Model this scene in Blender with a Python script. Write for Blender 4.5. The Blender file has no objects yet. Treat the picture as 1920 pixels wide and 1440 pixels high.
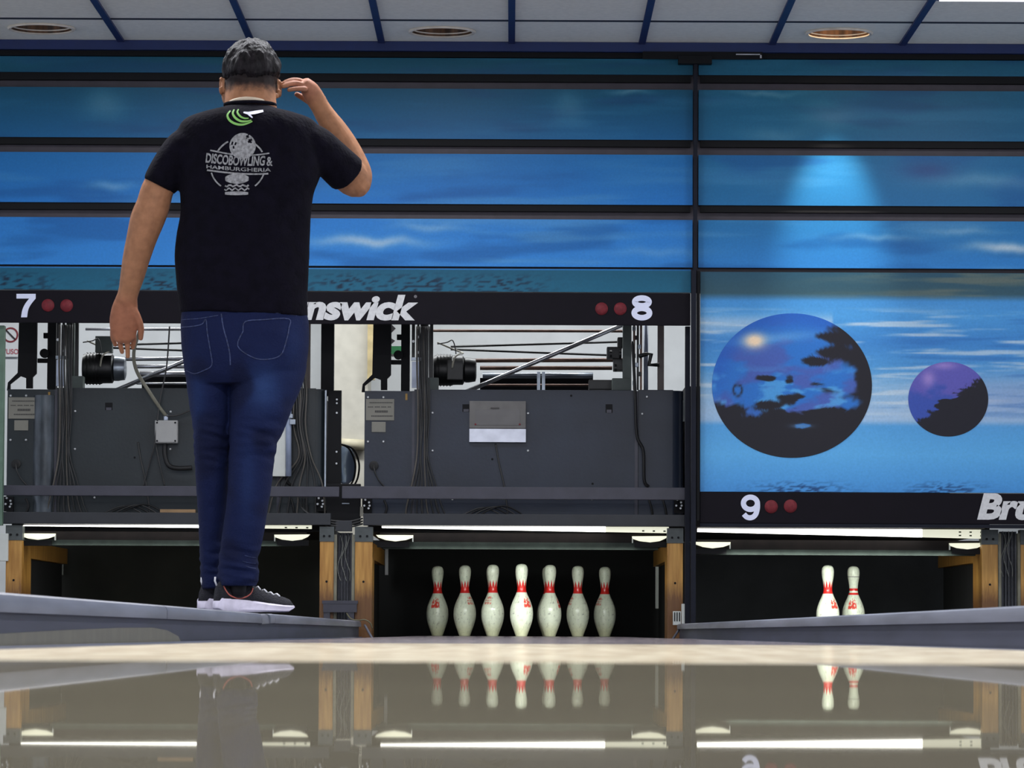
import bpy, bmesh, math, random
from mathutils import Vector, Matrix, noise
from mathutils.bvhtree import BVHTree

random.seed(7)
SC = bpy.context.scene
COL = SC.collection

# ------------------------------------------------------------------ camera
F = 7400.0                      # focal length in pixels of the 1920 px wide frame
CAM = Vector((0.0, 0.0, 0.0175))
PITCH, ROLL = math.radians(3.61), math.radians(0.26)
fwd = Vector((0, math.cos(PITCH), math.sin(PITCH)))
up0 = Vector((0, -math.sin(PITCH), math.cos(PITCH)))
rt0 = Vector((1, 0, 0))
RT = rt0 * math.cos(ROLL) + up0 * math.sin(ROLL)
UP = up0 * math.cos(ROLL) - rt0 * math.sin(ROLL)
cd = bpy.data.cameras.new('camera')
cd.sensor_width = 36.0
cd.lens = F * 36.0 / 1920.0
cd.clip_start = 0.05
cd.clip_end = 100
cd.dof.use_dof = True
cd.dof.focus_distance = 18.0
cd.dof.aperture_fstop = 34
cam = bpy.data.objects.new('camera', cd)
COL.objects.link(cam)
cam.matrix_world = Matrix(((RT.x, UP.x, -fwd.x, CAM.x), (RT.y, UP.y, -fwd.y, CAM.y), (RT.z, UP.z, -fwd.z, CAM.z), (0, 0, 0, 1)))
SC.camera = cam

# ------------------------------------------------------------------ world, lights, exposure
w = bpy.data.worlds.new('world')
SC.world = w
w.use_nodes = True
w.node_tree.nodes['Background'].inputs[0].default_value = (0.80, 0.86, 1.0, 1)
w.node_tree.nodes['Background'].inputs[1].default_value = 0.95
SC.view_settings.view_transform = 'Standard'
SC.view_settings.look = 'None'
SC.view_settings.gamma = 1.0
SC.view_settings.use_curve_mapping = False
SC.view_settings.exposure = 0.38

def area(name, loc, rot, sx, sy, power, col=(1, 1, 1), parent=None, spread=180):
    l = bpy.data.lights.new(name, 'AREA')
    l.shape = 'RECTANGLE'; l.size = sx; l.size_y = sy; l.energy = power; l.color = col
    l.spread = math.radians(spread)
    o = bpy.data.objects.new(name, l); COL.objects.link(o)
    o.location = loc; o.rotation_euler = rot
    if parent: o.parent = parent
    return o

# ceiling fluorescents (the housings are built further down)
PANEL_ROWS = (18.12, 13.0, 8.5, 4.0, 0.0)
PANEL_X = (-1.62, -0.33, 2.28)
PANEL_POWER = {18.12: 16, 13.0: 45, 8.5: 45, 4.0: 40, 0.0: 45}
for yy in PANEL_ROWS:
    for xx in PANEL_X:
        area('ceiling_tube_light', (xx, yy, 2.962), (0, 0, 0), 0.55, 0.5, PANEL_POWER[yy], (0.93, 0.95, 1.0))
# service light of the machine room behind the masking wall
area('service_light', (-0.6, 21.7, 2.85), (0, 0, 0), 5.5, 0.3, 115, (0.95, 0.98, 1.0))

# ------------------------------------------------------------------ helpers
def P(px, py, Y):
    "world point at depth Y seen at photo pixel px, py (1920 x 1440 frame)"
    d = fwd + RT * ((px - 960) / F) + UP * ((720 - py) / F)
    return CAM + d * (Y / d.y)
def X(px, Y): return P(px, 720, Y).x
def Z(py, Y, px=957): return P(px, py, Y).z
def PZ(px, py, z):
    "world point at height z seen at photo pixel px, py"
    d = fwd + RT * ((px - 960) / F) + UP * ((720 - py) / F)
    return CAM + d * ((z - CAM.z) / d.z)

def lin(c):
    c = c / 255.0
    return c / 12.92 if c <= 0.04045 else ((c + 0.055) / 1.055) ** 2.4
def rgb(r, g, b): return (lin(r), lin(g), lin(b), 1.0)

MATS = {}
def mat(name, col, rough=0.5, metal=0.0, var=0.12, scale=14.0, bump=0.0, stretch=(1, 1, 1), emit=0.0, spec=0.5, col2=None, bscale=None):
    if name in MATS: return MATS[name]
    m = bpy.data.materials.new(name); m.use_nodes = True
    nt = m.node_tree; b = nt.nodes['Principled BSDF']
    b.inputs['Roughness'].default_value = rough
    b.inputs['Metallic'].default_value = metal
    b.inputs['Specular IOR Level'].default_value = spec
    tc = nt.nodes.new('ShaderNodeTexCoord'); mp = nt.nodes.new('ShaderNodeMapping')
    mp.inputs['Scale'].default_value = stretch
    nt.links.new(tc.outputs['Object'], mp.inputs['Vector'])
    nz = nt.nodes.new('ShaderNodeTexNoise'); nz.inputs['Scale'].default_value = scale; nz.inputs['Detail'].default_value = 5
    nt.links.new(mp.outputs['Vector'], nz.inputs['Vector'])
    rp = nt.nodes.new('ShaderNodeValToRGB')
    c = rgb(*col)
    lo = tuple(x * (1 - var) for x in c[:3]) + (1,)
    hi = tuple(min(1, x * (1 + var)) for x in c[:3]) + (1,)
    if col2: lo, hi = rgb(*col2), c
    rp.color_ramp.elements[0].position = 0.35; rp.color_ramp.elements[0].color = lo
    rp.color_ramp.elements[1].position = 0.65; rp.color_ramp.elements[1].color = hi
    nt.links.new(nz.outputs['Fac'], rp.inputs['Fac'])
    nt.links.new(rp.outputs['Color'], b.inputs['Base Color'])
    if bump:
        bp = nt.nodes.new('ShaderNodeBump'); bp.inputs['Strength'].default_value = bump; bp.inputs['Distance'].default_value = 0.01
        n2 = nt.nodes.new('ShaderNodeTexNoise'); n2.inputs['Scale'].default_value = bscale or scale * 3; n2.inputs['Detail'].default_value = 4
        nt.links.new(mp.outputs['Vector'], n2.inputs['Vector'])
        nt.links.new(n2.outputs['Fac'], bp.inputs['Height']); nt.links.new(bp.outputs['Normal'], b.inputs['Normal'])
    if emit:
        nt.links.new(rp.outputs['Color'], b.inputs['Emission Color']); b.inputs['Emission Strength'].default_value = emit
    MATS[name] = m
    return m

def vcol_mat(name, rough=0.4, spec=0.5, bump=0.0):
    "printed or dyed surface: colours come from the mesh's own colour attribute"
    if name in MATS: return MATS[name]
    m = bpy.data.materials.new(name); m.use_nodes = True
    nt = m.node_tree; b = nt.nodes['Principled BSDF']
    b.inputs['Roughness'].default_value = rough; b.inputs['Specular IOR Level'].default_value = spec
    a = nt.nodes.new('ShaderNodeVertexColor'); a.layer_name = 'Col'
    tc = nt.nodes.new('ShaderNodeTexCoord'); nz = nt.nodes.new('ShaderNodeTexNoise'); nz.inputs['Scale'].default_value = 90
    nt.links.new(tc.outputs['Object'], nz.inputs['Vector'])
    mr = nt.nodes.new('ShaderNodeMapRange'); mr.inputs['To Min'].default_value = 0.88; mr.inputs['To Max'].default_value = 1.12
    nt.links.new(nz.outputs['Fac'], mr.inputs['Value'])
    mx = nt.nodes.new('ShaderNodeVectorMath'); mx.operation = 'MULTIPLY'
    cb = nt.nodes.new('ShaderNodeCombineXYZ')
    for i in range(3): nt.links.new(mr.outputs[0], cb.inputs[i])
    nt.links.new(a.outputs['Color'], mx.inputs[0]); nt.links.new(cb.outputs[0], mx.inputs[1])
    nt.links.new(mx.outputs[0], b.inputs['Base Color'])
    if bump:
        bp = nt.nodes.new('ShaderNodeBump'); bp.inputs['Strength'].default_value = bump; bp.inputs['Distance'].default_value = 0.004
        n2 = nt.nodes.new('ShaderNodeTexNoise'); n2.inputs['Scale'].default_value = 160
        nt.links.new(tc.outputs['Object'], n2.inputs['Vector'])
        nt.links.new(n2.outputs['Fac'], bp.inputs['Height']); nt.links.new(bp.outputs['Normal'], b.inputs['Normal'])
    MATS[name] = m
    return m

class M:
    "mesh collector, world coordinates"
    def __init__(s): s.v = []; s.f = []; s.c = None
    def add(s, verts, faces):
        o = len(s.v); s.v += [Vector(v) for v in verts]; s.f += [tuple(i + o for i in f) for f in faces]; return s
    def box(s, x0, x1, y0, y1, z0, z1, bev=0.0):
        x0, x1 = sorted((x0, x1)); y0, y1 = sorted((y0, y1)); z0, z1 = sorted((z0, z1))
        if bev:
            bm = bmesh.new(); bmesh.ops.create_cube(bm, size=1)
            for v in bm.verts: v.co = Vector((x0 + (v.co.x + .5) * (x1 - x0), y0 + (v.co.y + .5) * (y1 - y0), z0 + (v.co.z + .5) * (z1 - z0)))
            bmesh.ops.bevel(bm, geom=list(bm.edges), offset=bev, segments=2, affect='EDGES', profile=.7)
            bm.verts.index_update()
            s.add([v.co.copy() for v in bm.verts], [[v.index for v in f.verts] for f in bm.faces]); bm.free(); return s
        v = [(x, y, z) for x in (x0, x1) for y in (y0, y1) for z in (z0, z1)]
        return s.add(v, [(0, 1, 3, 2), (4, 6, 7, 5), (0, 4, 5, 1), (2, 3, 7, 6), (0, 2, 6, 4), (1, 5, 7, 3)])
    def pbox(s, px0, py0, px1, py1, Y, dep, bev=0.0):
        "box whose front face covers a pixel rectangle at depth Y"
        cx, cy = (px0 + px1) / 2, (py0 + py1) / 2
        return s.box(P(px0, cy, Y).x, P(px1, cy, Y).x, Y, Y + dep, P(cx, py1, Y).z, P(cx, py0, Y).z, bev)
    def prism(s, pts, y0, y1):
        "polygon in X,Z pulled from y0 to y1"
        n = len(pts)
        v = [(x, y0, z) for x, z in pts] + [(x, y1, z) for x, z in pts]
        f = [tuple(range(n)), tuple(range(2 * n - 1, n - 1, -1))] + [(i, i + n, (i + 1) % n + n, (i + 1) % n) for i in range(n)]
        return s.add(v, f)
    def pprism(s, pts, Y, dep):
        q = [P(a, b, Y) for a, b in pts]
        return s.prism([(p.x, p.z) for p in q], Y, Y + dep)
    def ring_loft(s, rings, cap=True):
        n = len(rings[0]); o = len(s.v)
        s.v += [Vector(p) for r in rings for p in r]
        for i in range(len(rings) - 1):
            for j in range(n):
                s.f.append((o + i * n + j, o + i * n + (j + 1) % n, o + (i + 1) * n + (j + 1) % n, o + (i + 1) * n + j))
        if cap:
            s.f.append(tuple(o + j for j in range(n - 1, -1, -1))); e = o + (len(rings) - 1) * n
            s.f.append(tuple(e + j for j in range(n)))
        return s
    def tube(s, pts, r, seg=10, cap=True, depth=None, ref=Vector((0, 1, 0)), rounded=False):
        "tube through pts; r and depth (radius along ref) may be lists"
        pts = [Vector(p) for p in pts]; n = len(pts)
        ra = list(r) if hasattr(r, '__len__') else [r] * n
        rb = ra if depth is None else (list(depth) if hasattr(depth, '__len__') else [depth] * n)
        if rounded:
            t0 = (pts[0] - pts[1]).normalized(); t1 = (pts[-1] - pts[-2]).normalized()
            pts = [pts[0] + t0 * ra[0] * .75, pts[0] + t0 * ra[0] * .5] + pts + [pts[-1] + t1 * ra[-1] * .5, pts[-1] + t1 * ra[-1] * .75]
            ra = [ra[0] * .45, ra[0] * .84] + ra + [ra[-1] * .84, ra[-1] * .45]
            rb = [rb[0] * .45, rb[0] * .84] + rb + [rb[-1] * .84, rb[-1] * .45]
            n += 4
        rings = []
        for i, p in enumerate(pts):
            t = (pts[min(i + 1, n - 1)] - pts[max(i - 1, 0)]).normalized()
            rf = ref if abs(t.dot(ref)) < 0.95 else Vector((0, 0, 1))
            a = t.cross(rf).normalized(); b = a.cross(t).normalized()
            rings.append([p + a * ra[i] * math.cos(k * 2 * math.pi / seg) - b * rb[i] * math.sin(k * 2 * math.pi / seg) for k in range(seg)])
        return s.ring_loft(rings, cap)
    def cyl(s, a, b, r, seg=16, r2=None): return s.tube([a, b], [r, r if r2 is None else r2], seg)
    def lathe(s, prof, c, seg=32, cap=True):
        rings = [[(c[0] + r * math.cos(k * 2 * math.pi / seg), c[1] + r * math.sin(k * 2 * math.pi / seg), c[2] + z) for k in range(seg)] for r, z in prof]
        return s.ring_loft(rings, cap)
    def ell(s, c, rx, ry, rz, rot=None, nu=20, nv=12):
        rings = []
        for i in range(1, nv):
            a = math.pi * i / nv
            ring = [Vector((rx * math.sin(a) * math.cos(k * 2 * math.pi / nu), ry * math.sin(a) * math.sin(k * 2 * math.pi / nu), -rz * math.cos(a))) for k in range(nu)]
            if rot: ring = [rot @ p for p in ring]
            rings.append([Vector(c) + p for p in ring])
        return s.ring_loft(rings)
    def grid(s, fn, nu, nv):
        o = len(s.v)
        s.v += [Vector(fn(i / nu, j / nv)) for j in range(nv + 1) for i in range(nu + 1)]
        s.f += [(o + j * (nu + 1) + i, o + j * (nu + 1) + i + 1, o + (j + 1) * (nu + 1) + i + 1, o + (j + 1) * (nu + 1) + i) for j in range(nv) for i in range(nu)]
        return s

def spline(pts, k=6):
    "Catmull-Rom through points of any dimension"
    pts = [tuple(p) for p in pts]; out = []
    q = [pts[0]] + pts + [pts[-1]]
    for i in range(1, len(q) - 2):
        for j in range(k):
            t = j / k
            out.append(tuple(0.5 * (2 * b + (c - a) * t + (2 * a - 5 * b + 4 * c - d) * t * t + (3 * b - a - 3 * c + d) * t ** 3)
                             for a, b, c, d in zip(q[i - 1], q[i], q[i + 1], q[i + 2])))
    out.append(pts[-1]); return out

ORG = {}
def link_mesh(name, m, material, origin, smooth=False):
    me = bpy.data.meshes.new(name)
    me.from_pydata([tuple(v - origin) for v in m.v], [], m.f)
    me.validate(); me.update()
    bm = bmesh.new(); bm.from_mesh(me); bmesh.ops.recalc_face_normals(bm, faces=bm.faces)
    if smooth == 'auto':
        for f in bm.faces: f.smooth = True
        for e in bm.edges:
            if len(e.link_faces) == 2 and e.calc_face_angle(0) > 0.7: e.smooth = False
    elif smooth:
        for f in bm.faces: f.smooth = True
    bm.to_mesh(me); bm.free()
    if m.c:
        at = me.color_attributes.new('Col', 'FLOAT_COLOR', 'POINT')
        for i, c in enumerate(m.c): at.data[i].color = c
    me.materials.append(material)
    o = bpy.data.objects.new(name, me); COL.objects.link(o); o.location = origin
    return o
def tag(o, label, cat, group=None, kind=None):
    if label: o['label'] = label
    if cat: o['category'] = cat
    if group: o['group'] = group
    if kind: o['kind'] = kind
    return o
def thing(name, label, cat, loc, group=None):
    o = bpy.data.objects.new(name, None); COL.objects.link(o); o.location = loc; o.empty_display_size = .1
    ORG[o.name] = Vector(loc)
    return tag(o, label, cat, group)
def part(name, m, material, parent, label=None, smooth=False):
    root = parent
    while root.parent: root = root.parent
    o = link_mesh(name, m, material, ORG[root.name], smooth)
    o.location = (0, 0, 0) if parent.name != root.name or True else o.location
    o.parent = parent
    if label: o['label'] = label
    return o
def single(name, m, material, label, cat, group=None, smooth=False, kind=None):
    xs = [v.x for v in m.v]; ys = [v.y for v in m.v]; zs = [v.z for v in m.v]
    org = Vector(((min(xs) + max(xs)) / 2, (min(ys) + max(ys)) / 2, min(zs)))
    o = link_mesh(name, m, material, org, smooth); ORG[o.name] = org
    return tag(o, label, cat, group, kind)
def struct(name, m, material, smooth=False):
    o = link_mesh(name, m, material, Vector((0, 0, 0)), smooth); ORG[o.name] = Vector((0, 0, 0)); o['kind'] = 'structure'
    return o
def dup(root, loc, rotz=0.0, label=None):
    r = root.copy(); COL.objects.link(r); r.location = loc; r.rotation_euler = (0, 0, rotz)
    if label: r['label'] = label
    for ch in list(root.children):
        c = ch.copy(); COL.objects.link(c); c.parent = r
        for g in list(ch.children):
            d = g.copy(); COL.objects.link(d); d.parent = c
    return r

def glyphs(txt, bold=0.0, shear=0.0, extrude=0.0, res=4, spacing=1.0):
    "outline of a text, as (verts, faces) with a unit bounding box in x, y"
    c = bpy.data.curves.new('t', 'FONT'); c.body = txt; c.offset = bold; c.shear = shear; c.resolution_u = res; c.extrude = extrude
    c.space_character = spacing
    o = bpy.data.objects.new('t', c); COL.objects.link(o)
    dg = bpy.context.evaluated_depsgraph_get(); dg.update()
    me = bpy.data.meshes.new_from_object(o.evaluated_get(dg))
    v = [p.co.copy() for p in me.vertices]; f = [tuple(p.vertices) for p in me.polygons]
    bpy.data.objects.remove(o); bpy.data.curves.remove(c); bpy.data.meshes.remove(me)
    x0, x1 = min(p.x for p in v), max(p.x for p in v); y0, y1 = min(p.y for p in v), max(p.y for p in v)
    return [Vector(((p.x - x0) / (x1 - x0), (p.y - y0) / (y1 - y0), p.z)) for p in v], f
def text_at(m, txt, px0, py0, px1, py1, Y, bold=0.02, shear=0.0, ext=0.0015, spacing=1.0):
    v, f = glyphs(txt, bold, shear, 0.01, spacing=spacing)
    a, b = P(px0, py1, Y), P(px1, py0, Y)
    m.add([(a.x + p.x * (b.x - a.x), Y - (0.001 if p.z < 0 else 0.001 + ext), a.z + p.y * (b.z - a.z)) for p in v], f)
    return m
def fbm(x, y, z=0.0, oct=4): return noise.fractal(Vector((x, y, z)), 1.0, 2.0, oct, noise_basis='PERLIN_ORIGINAL')
def mix3(a, b, t):
    t = max(0.0, min(1.0, t)); return tuple(p + (q - p) * t for p, q in zip(a, b))
def sstep(a, b, x):
    t = max(0.0, min(1.0, (x - a) / (b - a))); return t * t * (3 - 2 * t)
def ramp(stops, x):
    if x <= stops[0][0]: return stops[0][1]
    for (a, ca), (b, cb) in zip(stops, stops[1:]):
        if x <= b: return mix3(ca, cb, (x - a) / (b - a))
    return stops[-1][1]
# ================================================================== SETTING
YF = 20.1        # front plane of the pinsetter frames
YM = 19.95       # front plane of the masking wall
CEIL = Z(78, 19.9)
m_tile = mat('ceiling_tile_board', (238, 236, 226), 0.9, var=0.04, scale=40)
m_grid = mat('navy_ceiling_rail', (24, 34, 88), 0.5)
m_joint = mat('dark_tile_joint', (26, 28, 44), 0.7)
m_white = mat('white_plaster', (215, 218, 220), 0.85, var=0.05, scale=6)
m_hall = mat('grey_hall_plaster', (120, 124, 130), 0.9, var=0.05, scale=4)

def gloss_mat(name, col, gcol, rough, fac, scale, stretch, col2, bump=0.0):
    m = bpy.data.materials.new(name); m.use_nodes = True; nt = m.node_tree
    nt.nodes.remove(nt.nodes['Principled BSDF']); out = nt.nodes['Material Output']
    d = nt.nodes.new('ShaderNodeBsdfDiffuse'); g = nt.nodes.new('ShaderNodeBsdfGlossy'); x = nt.nodes.new('ShaderNodeMixShader')
    g.inputs['Roughness'].default_value = rough; g.inputs['Color'].default_value = gcol
    x.inputs[0].default_value = fac
    tc = nt.nodes.new('ShaderNodeTexCoord'); mp = nt.nodes.new('ShaderNodeMapping'); mp.inputs['Scale'].default_value = stretch
    nz = nt.nodes.new('ShaderNodeTexNoise'); nz.inputs['Scale'].default_value = scale; nz.inputs['Detail'].default_value = 6
    rp = nt.nodes.new('ShaderNodeValToRGB'); rp.color_ramp.elements[0].position = .36; rp.color_ramp.elements[1].position = .62
    rp.color_ramp.elements[0].color = rgb(*col2); rp.color_ramp.elements[1].color = rgb(*col)
    L = nt.links.new
    L(tc.outputs['Object'], mp.inputs['Vector']); L(mp.outputs['Vector'], nz.inputs['Vector']); L(nz.outputs['Fac'], rp.inputs['Fac'])
    L(rp.outputs['Color'], d.inputs['Color']); L(d.outputs[0], x.inputs[1]); L(g.outputs[0], x.inputs[2]); L(x.outputs[0], out.inputs['Surface'])
    return m
m_appr = gloss_mat('polished_approach', (140, 133, 115), (0.84, 0.83, 0.80, 1), 0.012, 0.72, 3, (1, 1, 1), (134, 127, 110))
m_heads = gloss_mat('maple_lane_heads', (224, 212, 186), (.95, .93, .88, 1), 0.09, 0.42, 5, (6, 1, 1), (190, 174, 148))
m_bed = gloss_mat('worn_lane_bed', (120, 110, 112), (.85, .82, .82, 1), 0.13, 0.42, 4, (14, 1.2, 1), (62, 54, 62))

struct('floor', M().box(-6.5, 6.5, -4, 24, -0.30, -0.14), mat('concrete_subfloor', (52, 52, 54), 0.9))
struct('ceiling', M().box(-6.5, 6.5, -4, 24, CEIL, CEIL + .15), m_tile)
ceil_o = bpy.data.objects['ceiling']
xs = [X(p, 19.9) for p in (220, 465, 708, 955, 1200, 1445, 1693)]
pitch = (xs[-1] - xs[0]) / 6
gm = M(); x_first = xs[0] - 6 * pitch
for i in range(20):
    x = x_first + i * pitch
    if -6.4 < x < 6.4: part('ceiling_rail', M().box(x - .017, x + .017, -4, 19.9, CEIL - .012, CEIL), m_grid, ceil_o)
yj = PZ(957, 38.5, CEIL).y
while yj > -4:
    gm.box(-6.5, 6.5, yj - .022, yj + .022, CEIL - .002, CEIL); yj -= 0.71
part('tile_joints', gm, m_joint, ceil_o)
struct('wall_back', M().box(-6.5, 6.5, 23.6, 23.75, -0.2, CEIL), m_white)
struct('wall_left', M().box(-6.5, -6.4, 20.1, 23.6, -0.2, CEIL), m_hall)
struct('wall_right', M().box(6.4, 6.5, 20.1, 23.6, -0.2, CEIL), m_hall)

# ceiling fluorescent panels
for yy in PANEL_ROWS:
    for k, xx in enumerate(PANEL_X):
        side = ('left', 'middle', 'right')[k]
        if yy == PANEL_ROWS[0]: lb = 'square white ceiling light panel nearest the masking wall, %s of the row' % side
        else: lb = 'white ceiling light panel, %s of the row %s' % (side, {13.0: 'second from the wall', 8.5: 'third from the wall', 4.0: 'above the foul line', 0.0: 'above the approach'}[yy])
        t = thing('ceiling_light', lb, 'ceiling light', (xx, yy, CEIL - .02), 'fluorescent ceiling panels')
        part('frame', M().box(xx - .31, xx + .31, yy - .31, yy + .31, CEIL - .018, CEIL), m_grid, t)
        part('diffuser', M().box(xx - .28, xx + .28, yy - .28, yy + .28, CEIL - .026, CEIL - .018), mat('lit_diffuser', (250, 240, 255), .5, emit=2.2), t)

# recessed downlights
m_gold = mat('gold_reflector', (88, 60, 38), 0.35, metal=0.3, var=.7, scale=26, stretch=(1, 1, .05))
m_rim = mat('white_trim_ring', (225, 215, 200), .5)
def downlight(px, py, label, lit):
    c = PZ(px, py, CEIL); Y = c.y; R = 62 * Y / F
    t = thing('downlight', label, 'ceiling light', (c.x, Y, CEIL - .03), 'recessed round downlights')
    part('trim_ring', M().lathe([(R - .012, -.001), (R + .004, -.001), (R + .006, -.006), (R, -.012), (R - .012, -.01), (R - .012, -.001)], c, 40, False), m_rim, t, smooth='auto')
    # the can is a bowl that rises into the ceiling void; the tile is opened for it
    part('reflector', M().ring_loft([[(c.x + r * math.cos(k * math.pi / 20), c.y + r * math.sin(k * math.pi / 20), CEIL + z) for k in range(40)] for r, z in ((R - .012, -.004), (R - .016, .07), (R - .05, .125), (.02, .135))], cap=False), m_gold, t, smooth=True)
    part('lip', M().lathe([(R - .012, -.004), (R - .011, .004), (R - .016, .011), (R - .018, .011)], c, 40, False), m_rim, t, 'pale inner lip', 'auto')
    part('bulb', M().lathe([(.012, .045), (.03, .035), (.042, .012), (.034, -.001), (.012, -.004)], (c.x, c.y, CEIL + .075)), mat('lit_bulb', (255, 225, 180), .3, emit=26) if lit == 2 else mat('dead_bulb', (150, 120, 90), .3), t, smooth=True)
    if lit == 2:
        l = bpy.data.lights.new('downlight_beam', 'SPOT'); l.energy = 78; l.color = (1.0, .90, .80); l.spot_size = math.radians(37); l.spot_blend = .9; l.shadow_soft_size = .04
        o = bpy.data.objects.new('downlight_beam', l); COL.objects.link(o); o.location = (0, 0, .0); o.rotation_euler = (math.radians(24), 0, 0); o.parent = t
    return c, R
holes = [downlight(78, 52, 'dark unlit downlight over the left end of the masking wall', 0),
         downlight(829, 58, 'gold downlight with a tilted reflector, above the middle', 1),
         downlight(1573, 61, 'lit downlight above the right masking panels', 2)]
# open the ceiling slab above each can
for c, R in holes:
    me_h = M().lathe([(R - .011, -.05), (R - .011, .14)], c, 40)
    cut = link_mesh('cut', me_h, m_tile, Vector((0, 0, 0)))
    bo = ceil_o.modifiers.new('hole', 'BOOLEAN'); bo.object = cut; bo.operation = 'DIFFERENCE'; bo.solver = 'EXACT'
    dg = bpy.context.evaluated_depsgraph_get(); dg.update()
    nm = bpy.data.meshes.new_from_object(ceil_o.evaluated_get(dg)); ceil_o.modifiers.clear(); ceil_o.data = nm
    bpy.data.objects.remove(cut)
    area_cap = None

# ------------------------------------------------------------------ approach, lanes, gutters, dividers
single('approach_floor', M().box(-6.4, 6.4, -4, 2.35, -.14, 0.0), m_appr, 'polished grey-beige approach floor mirroring the pins in the foreground', 'floor')
LANES = {7: -1.767, 8: 0.056, 9: 1.671}
EDGE = {7: (-2.58, -.96), 8: (-.757, .84), 9: (.92, 2.48)}
YL = 21.72
lane_lab = {7: 'lane to the left, behind the grey divider the man stands on', 8: 'middle bowling lane with the triangle of seven visible pins', 9: 'lane to the right of the grey divider, with two pins left'}
m_gut = mat('grey_gutter_plastic', (66, 68, 84), .45, var=.2, scale=3, stretch=(4, .4, 4))
for n, c in LANES.items():
    t = thing('bowling_lane', lane_lab[n], 'bowling lane', (c, 2.35, -.14))
    part('lane_heads', M().box(c - .533, c + .533, 2.352, 6.4, -.13, 0), m_heads, t)
    part('lane_bed', M().box(c - .533, c + .533, 6.402, YL, -.13, 0), m_bed, t)
    for k, (a, b) in enumerate(((EDGE[n][0], c - .533), (c + .533, EDGE[n][1]))):
        prof = []
        for i in range(13):
            u = i / 12
            prof.append((a + .002 + (b - a - .004) * u, -.005 - .075 * (1 - (2 * u - 1) ** 2) ** .7))
        g = M(); nn = len(prof); pr = prof + [(prof[-1][0], -.12), (prof[0][0], -.12)]
        g.prism(pr, 2.36, 20.04)
        who = {7: 'the left lane', 8: 'the middle lane', 9: 'the right lane'}[n]
        single('gutter', g, m_gut, 'grey gutter along the %s edge of %s' % (('left', 'right')[k], who), 'gutter', smooth='auto')

m_cap = mat('grey_divider_capping', (112, 114, 126), .38, var=.22, scale=3, stretch=(5, .5, 9))
m_side = mat('slate_divider_side', (62, 64, 80), .5, var=.2, scale=3, stretch=(4, .5, 6))
m_joint2 = mat('black_shadow_gap', (14, 14, 18), .7)
def divider(x0, x1, ztop, zcap, cuts, label, yend, face):
    t = thing('lane_divider', label, 'lane divider', ((x0 + x1) / 2, 2.4, -.13))
    inset = .012
    part('side_panel', M().box(x0 + inset, x1 - inset, 2.37, yend - .05, -.13, zcap + .006), m_side, t)
    for (a, b, dz0, dz1) in cuts:
        r = .012
        pr = [(x0, zcap), (x0, ztop - r), (x0 + r * .3, ztop - r * .3), (x0 + r, ztop), (x1 - r, ztop), (x1 - r * .3, ztop - r * .3), (x1, ztop - r), (x1, zcap)]
        m = M().prism(pr, a, b)
        for v in m.v: v.z += dz0 + (dz1 - dz0) * (v.y - a) / (b - a)
        part('capping_segment', m, m_cap, t, smooth='auto')
    return t
dv = divider(-.96, -.757, .075, .045, ((2.37, 8.70, 0, 0), (8.715, 12.02, 0, -.001), (12.03, 12.7, -.004, .001), (12.705, 20.0, .0, 0)), 'grey capped divider left of the middle lane, under the man\'s shoes', 20.05, 1)
pt = [P(-260, 1192, 1), ]
poly = []
for px, dyy in ((-120, 1191), (0, 1190), (140, 1182), (250, 1177), (305, 1177), (332, 1182), (352, 1193), (358, 1206), (200, 1212), (0, 1218), (-120, 1221)):
    Y = .745 * F / (957 - px); q = P(px, dyy, Y); poly.append((Y, q.z))
mm = M(); nn = len(poly)
mm.add([(-.7685, y, z) for y, z in poly] + [(-.766, y, z) for y, z in poly], [tuple(range(nn)), tuple(range(2 * nn - 1, nn - 1, -1))] + [(i, i + nn, (i + 1) % nn + nn, (i + 1) % nn) for i in range(nn)])
part('side_patch', mm, mat('olive_beige_patch', (122, 118, 102), .4, var=.1), dv, 'olive beige patch with a rounded end')
part('end_strip', M().tube([P(684, 1172, 19.98), P(699, 1199, 19.9)], .006, 8), m_cap, dv)
dv2 = divider(.84, .93, .0665, .040, ((2.37, 14.2, 0, 0), (14.205, 20.0, 0, .001)), 'grey capped divider right of the middle lane, in front of two pins', 20.05, -1)
part('end_strip', M().tube([P(1275, 1178, 19.98), P(1261, 1199, 19.9)], .006, 8), m_cap, dv2)

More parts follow.
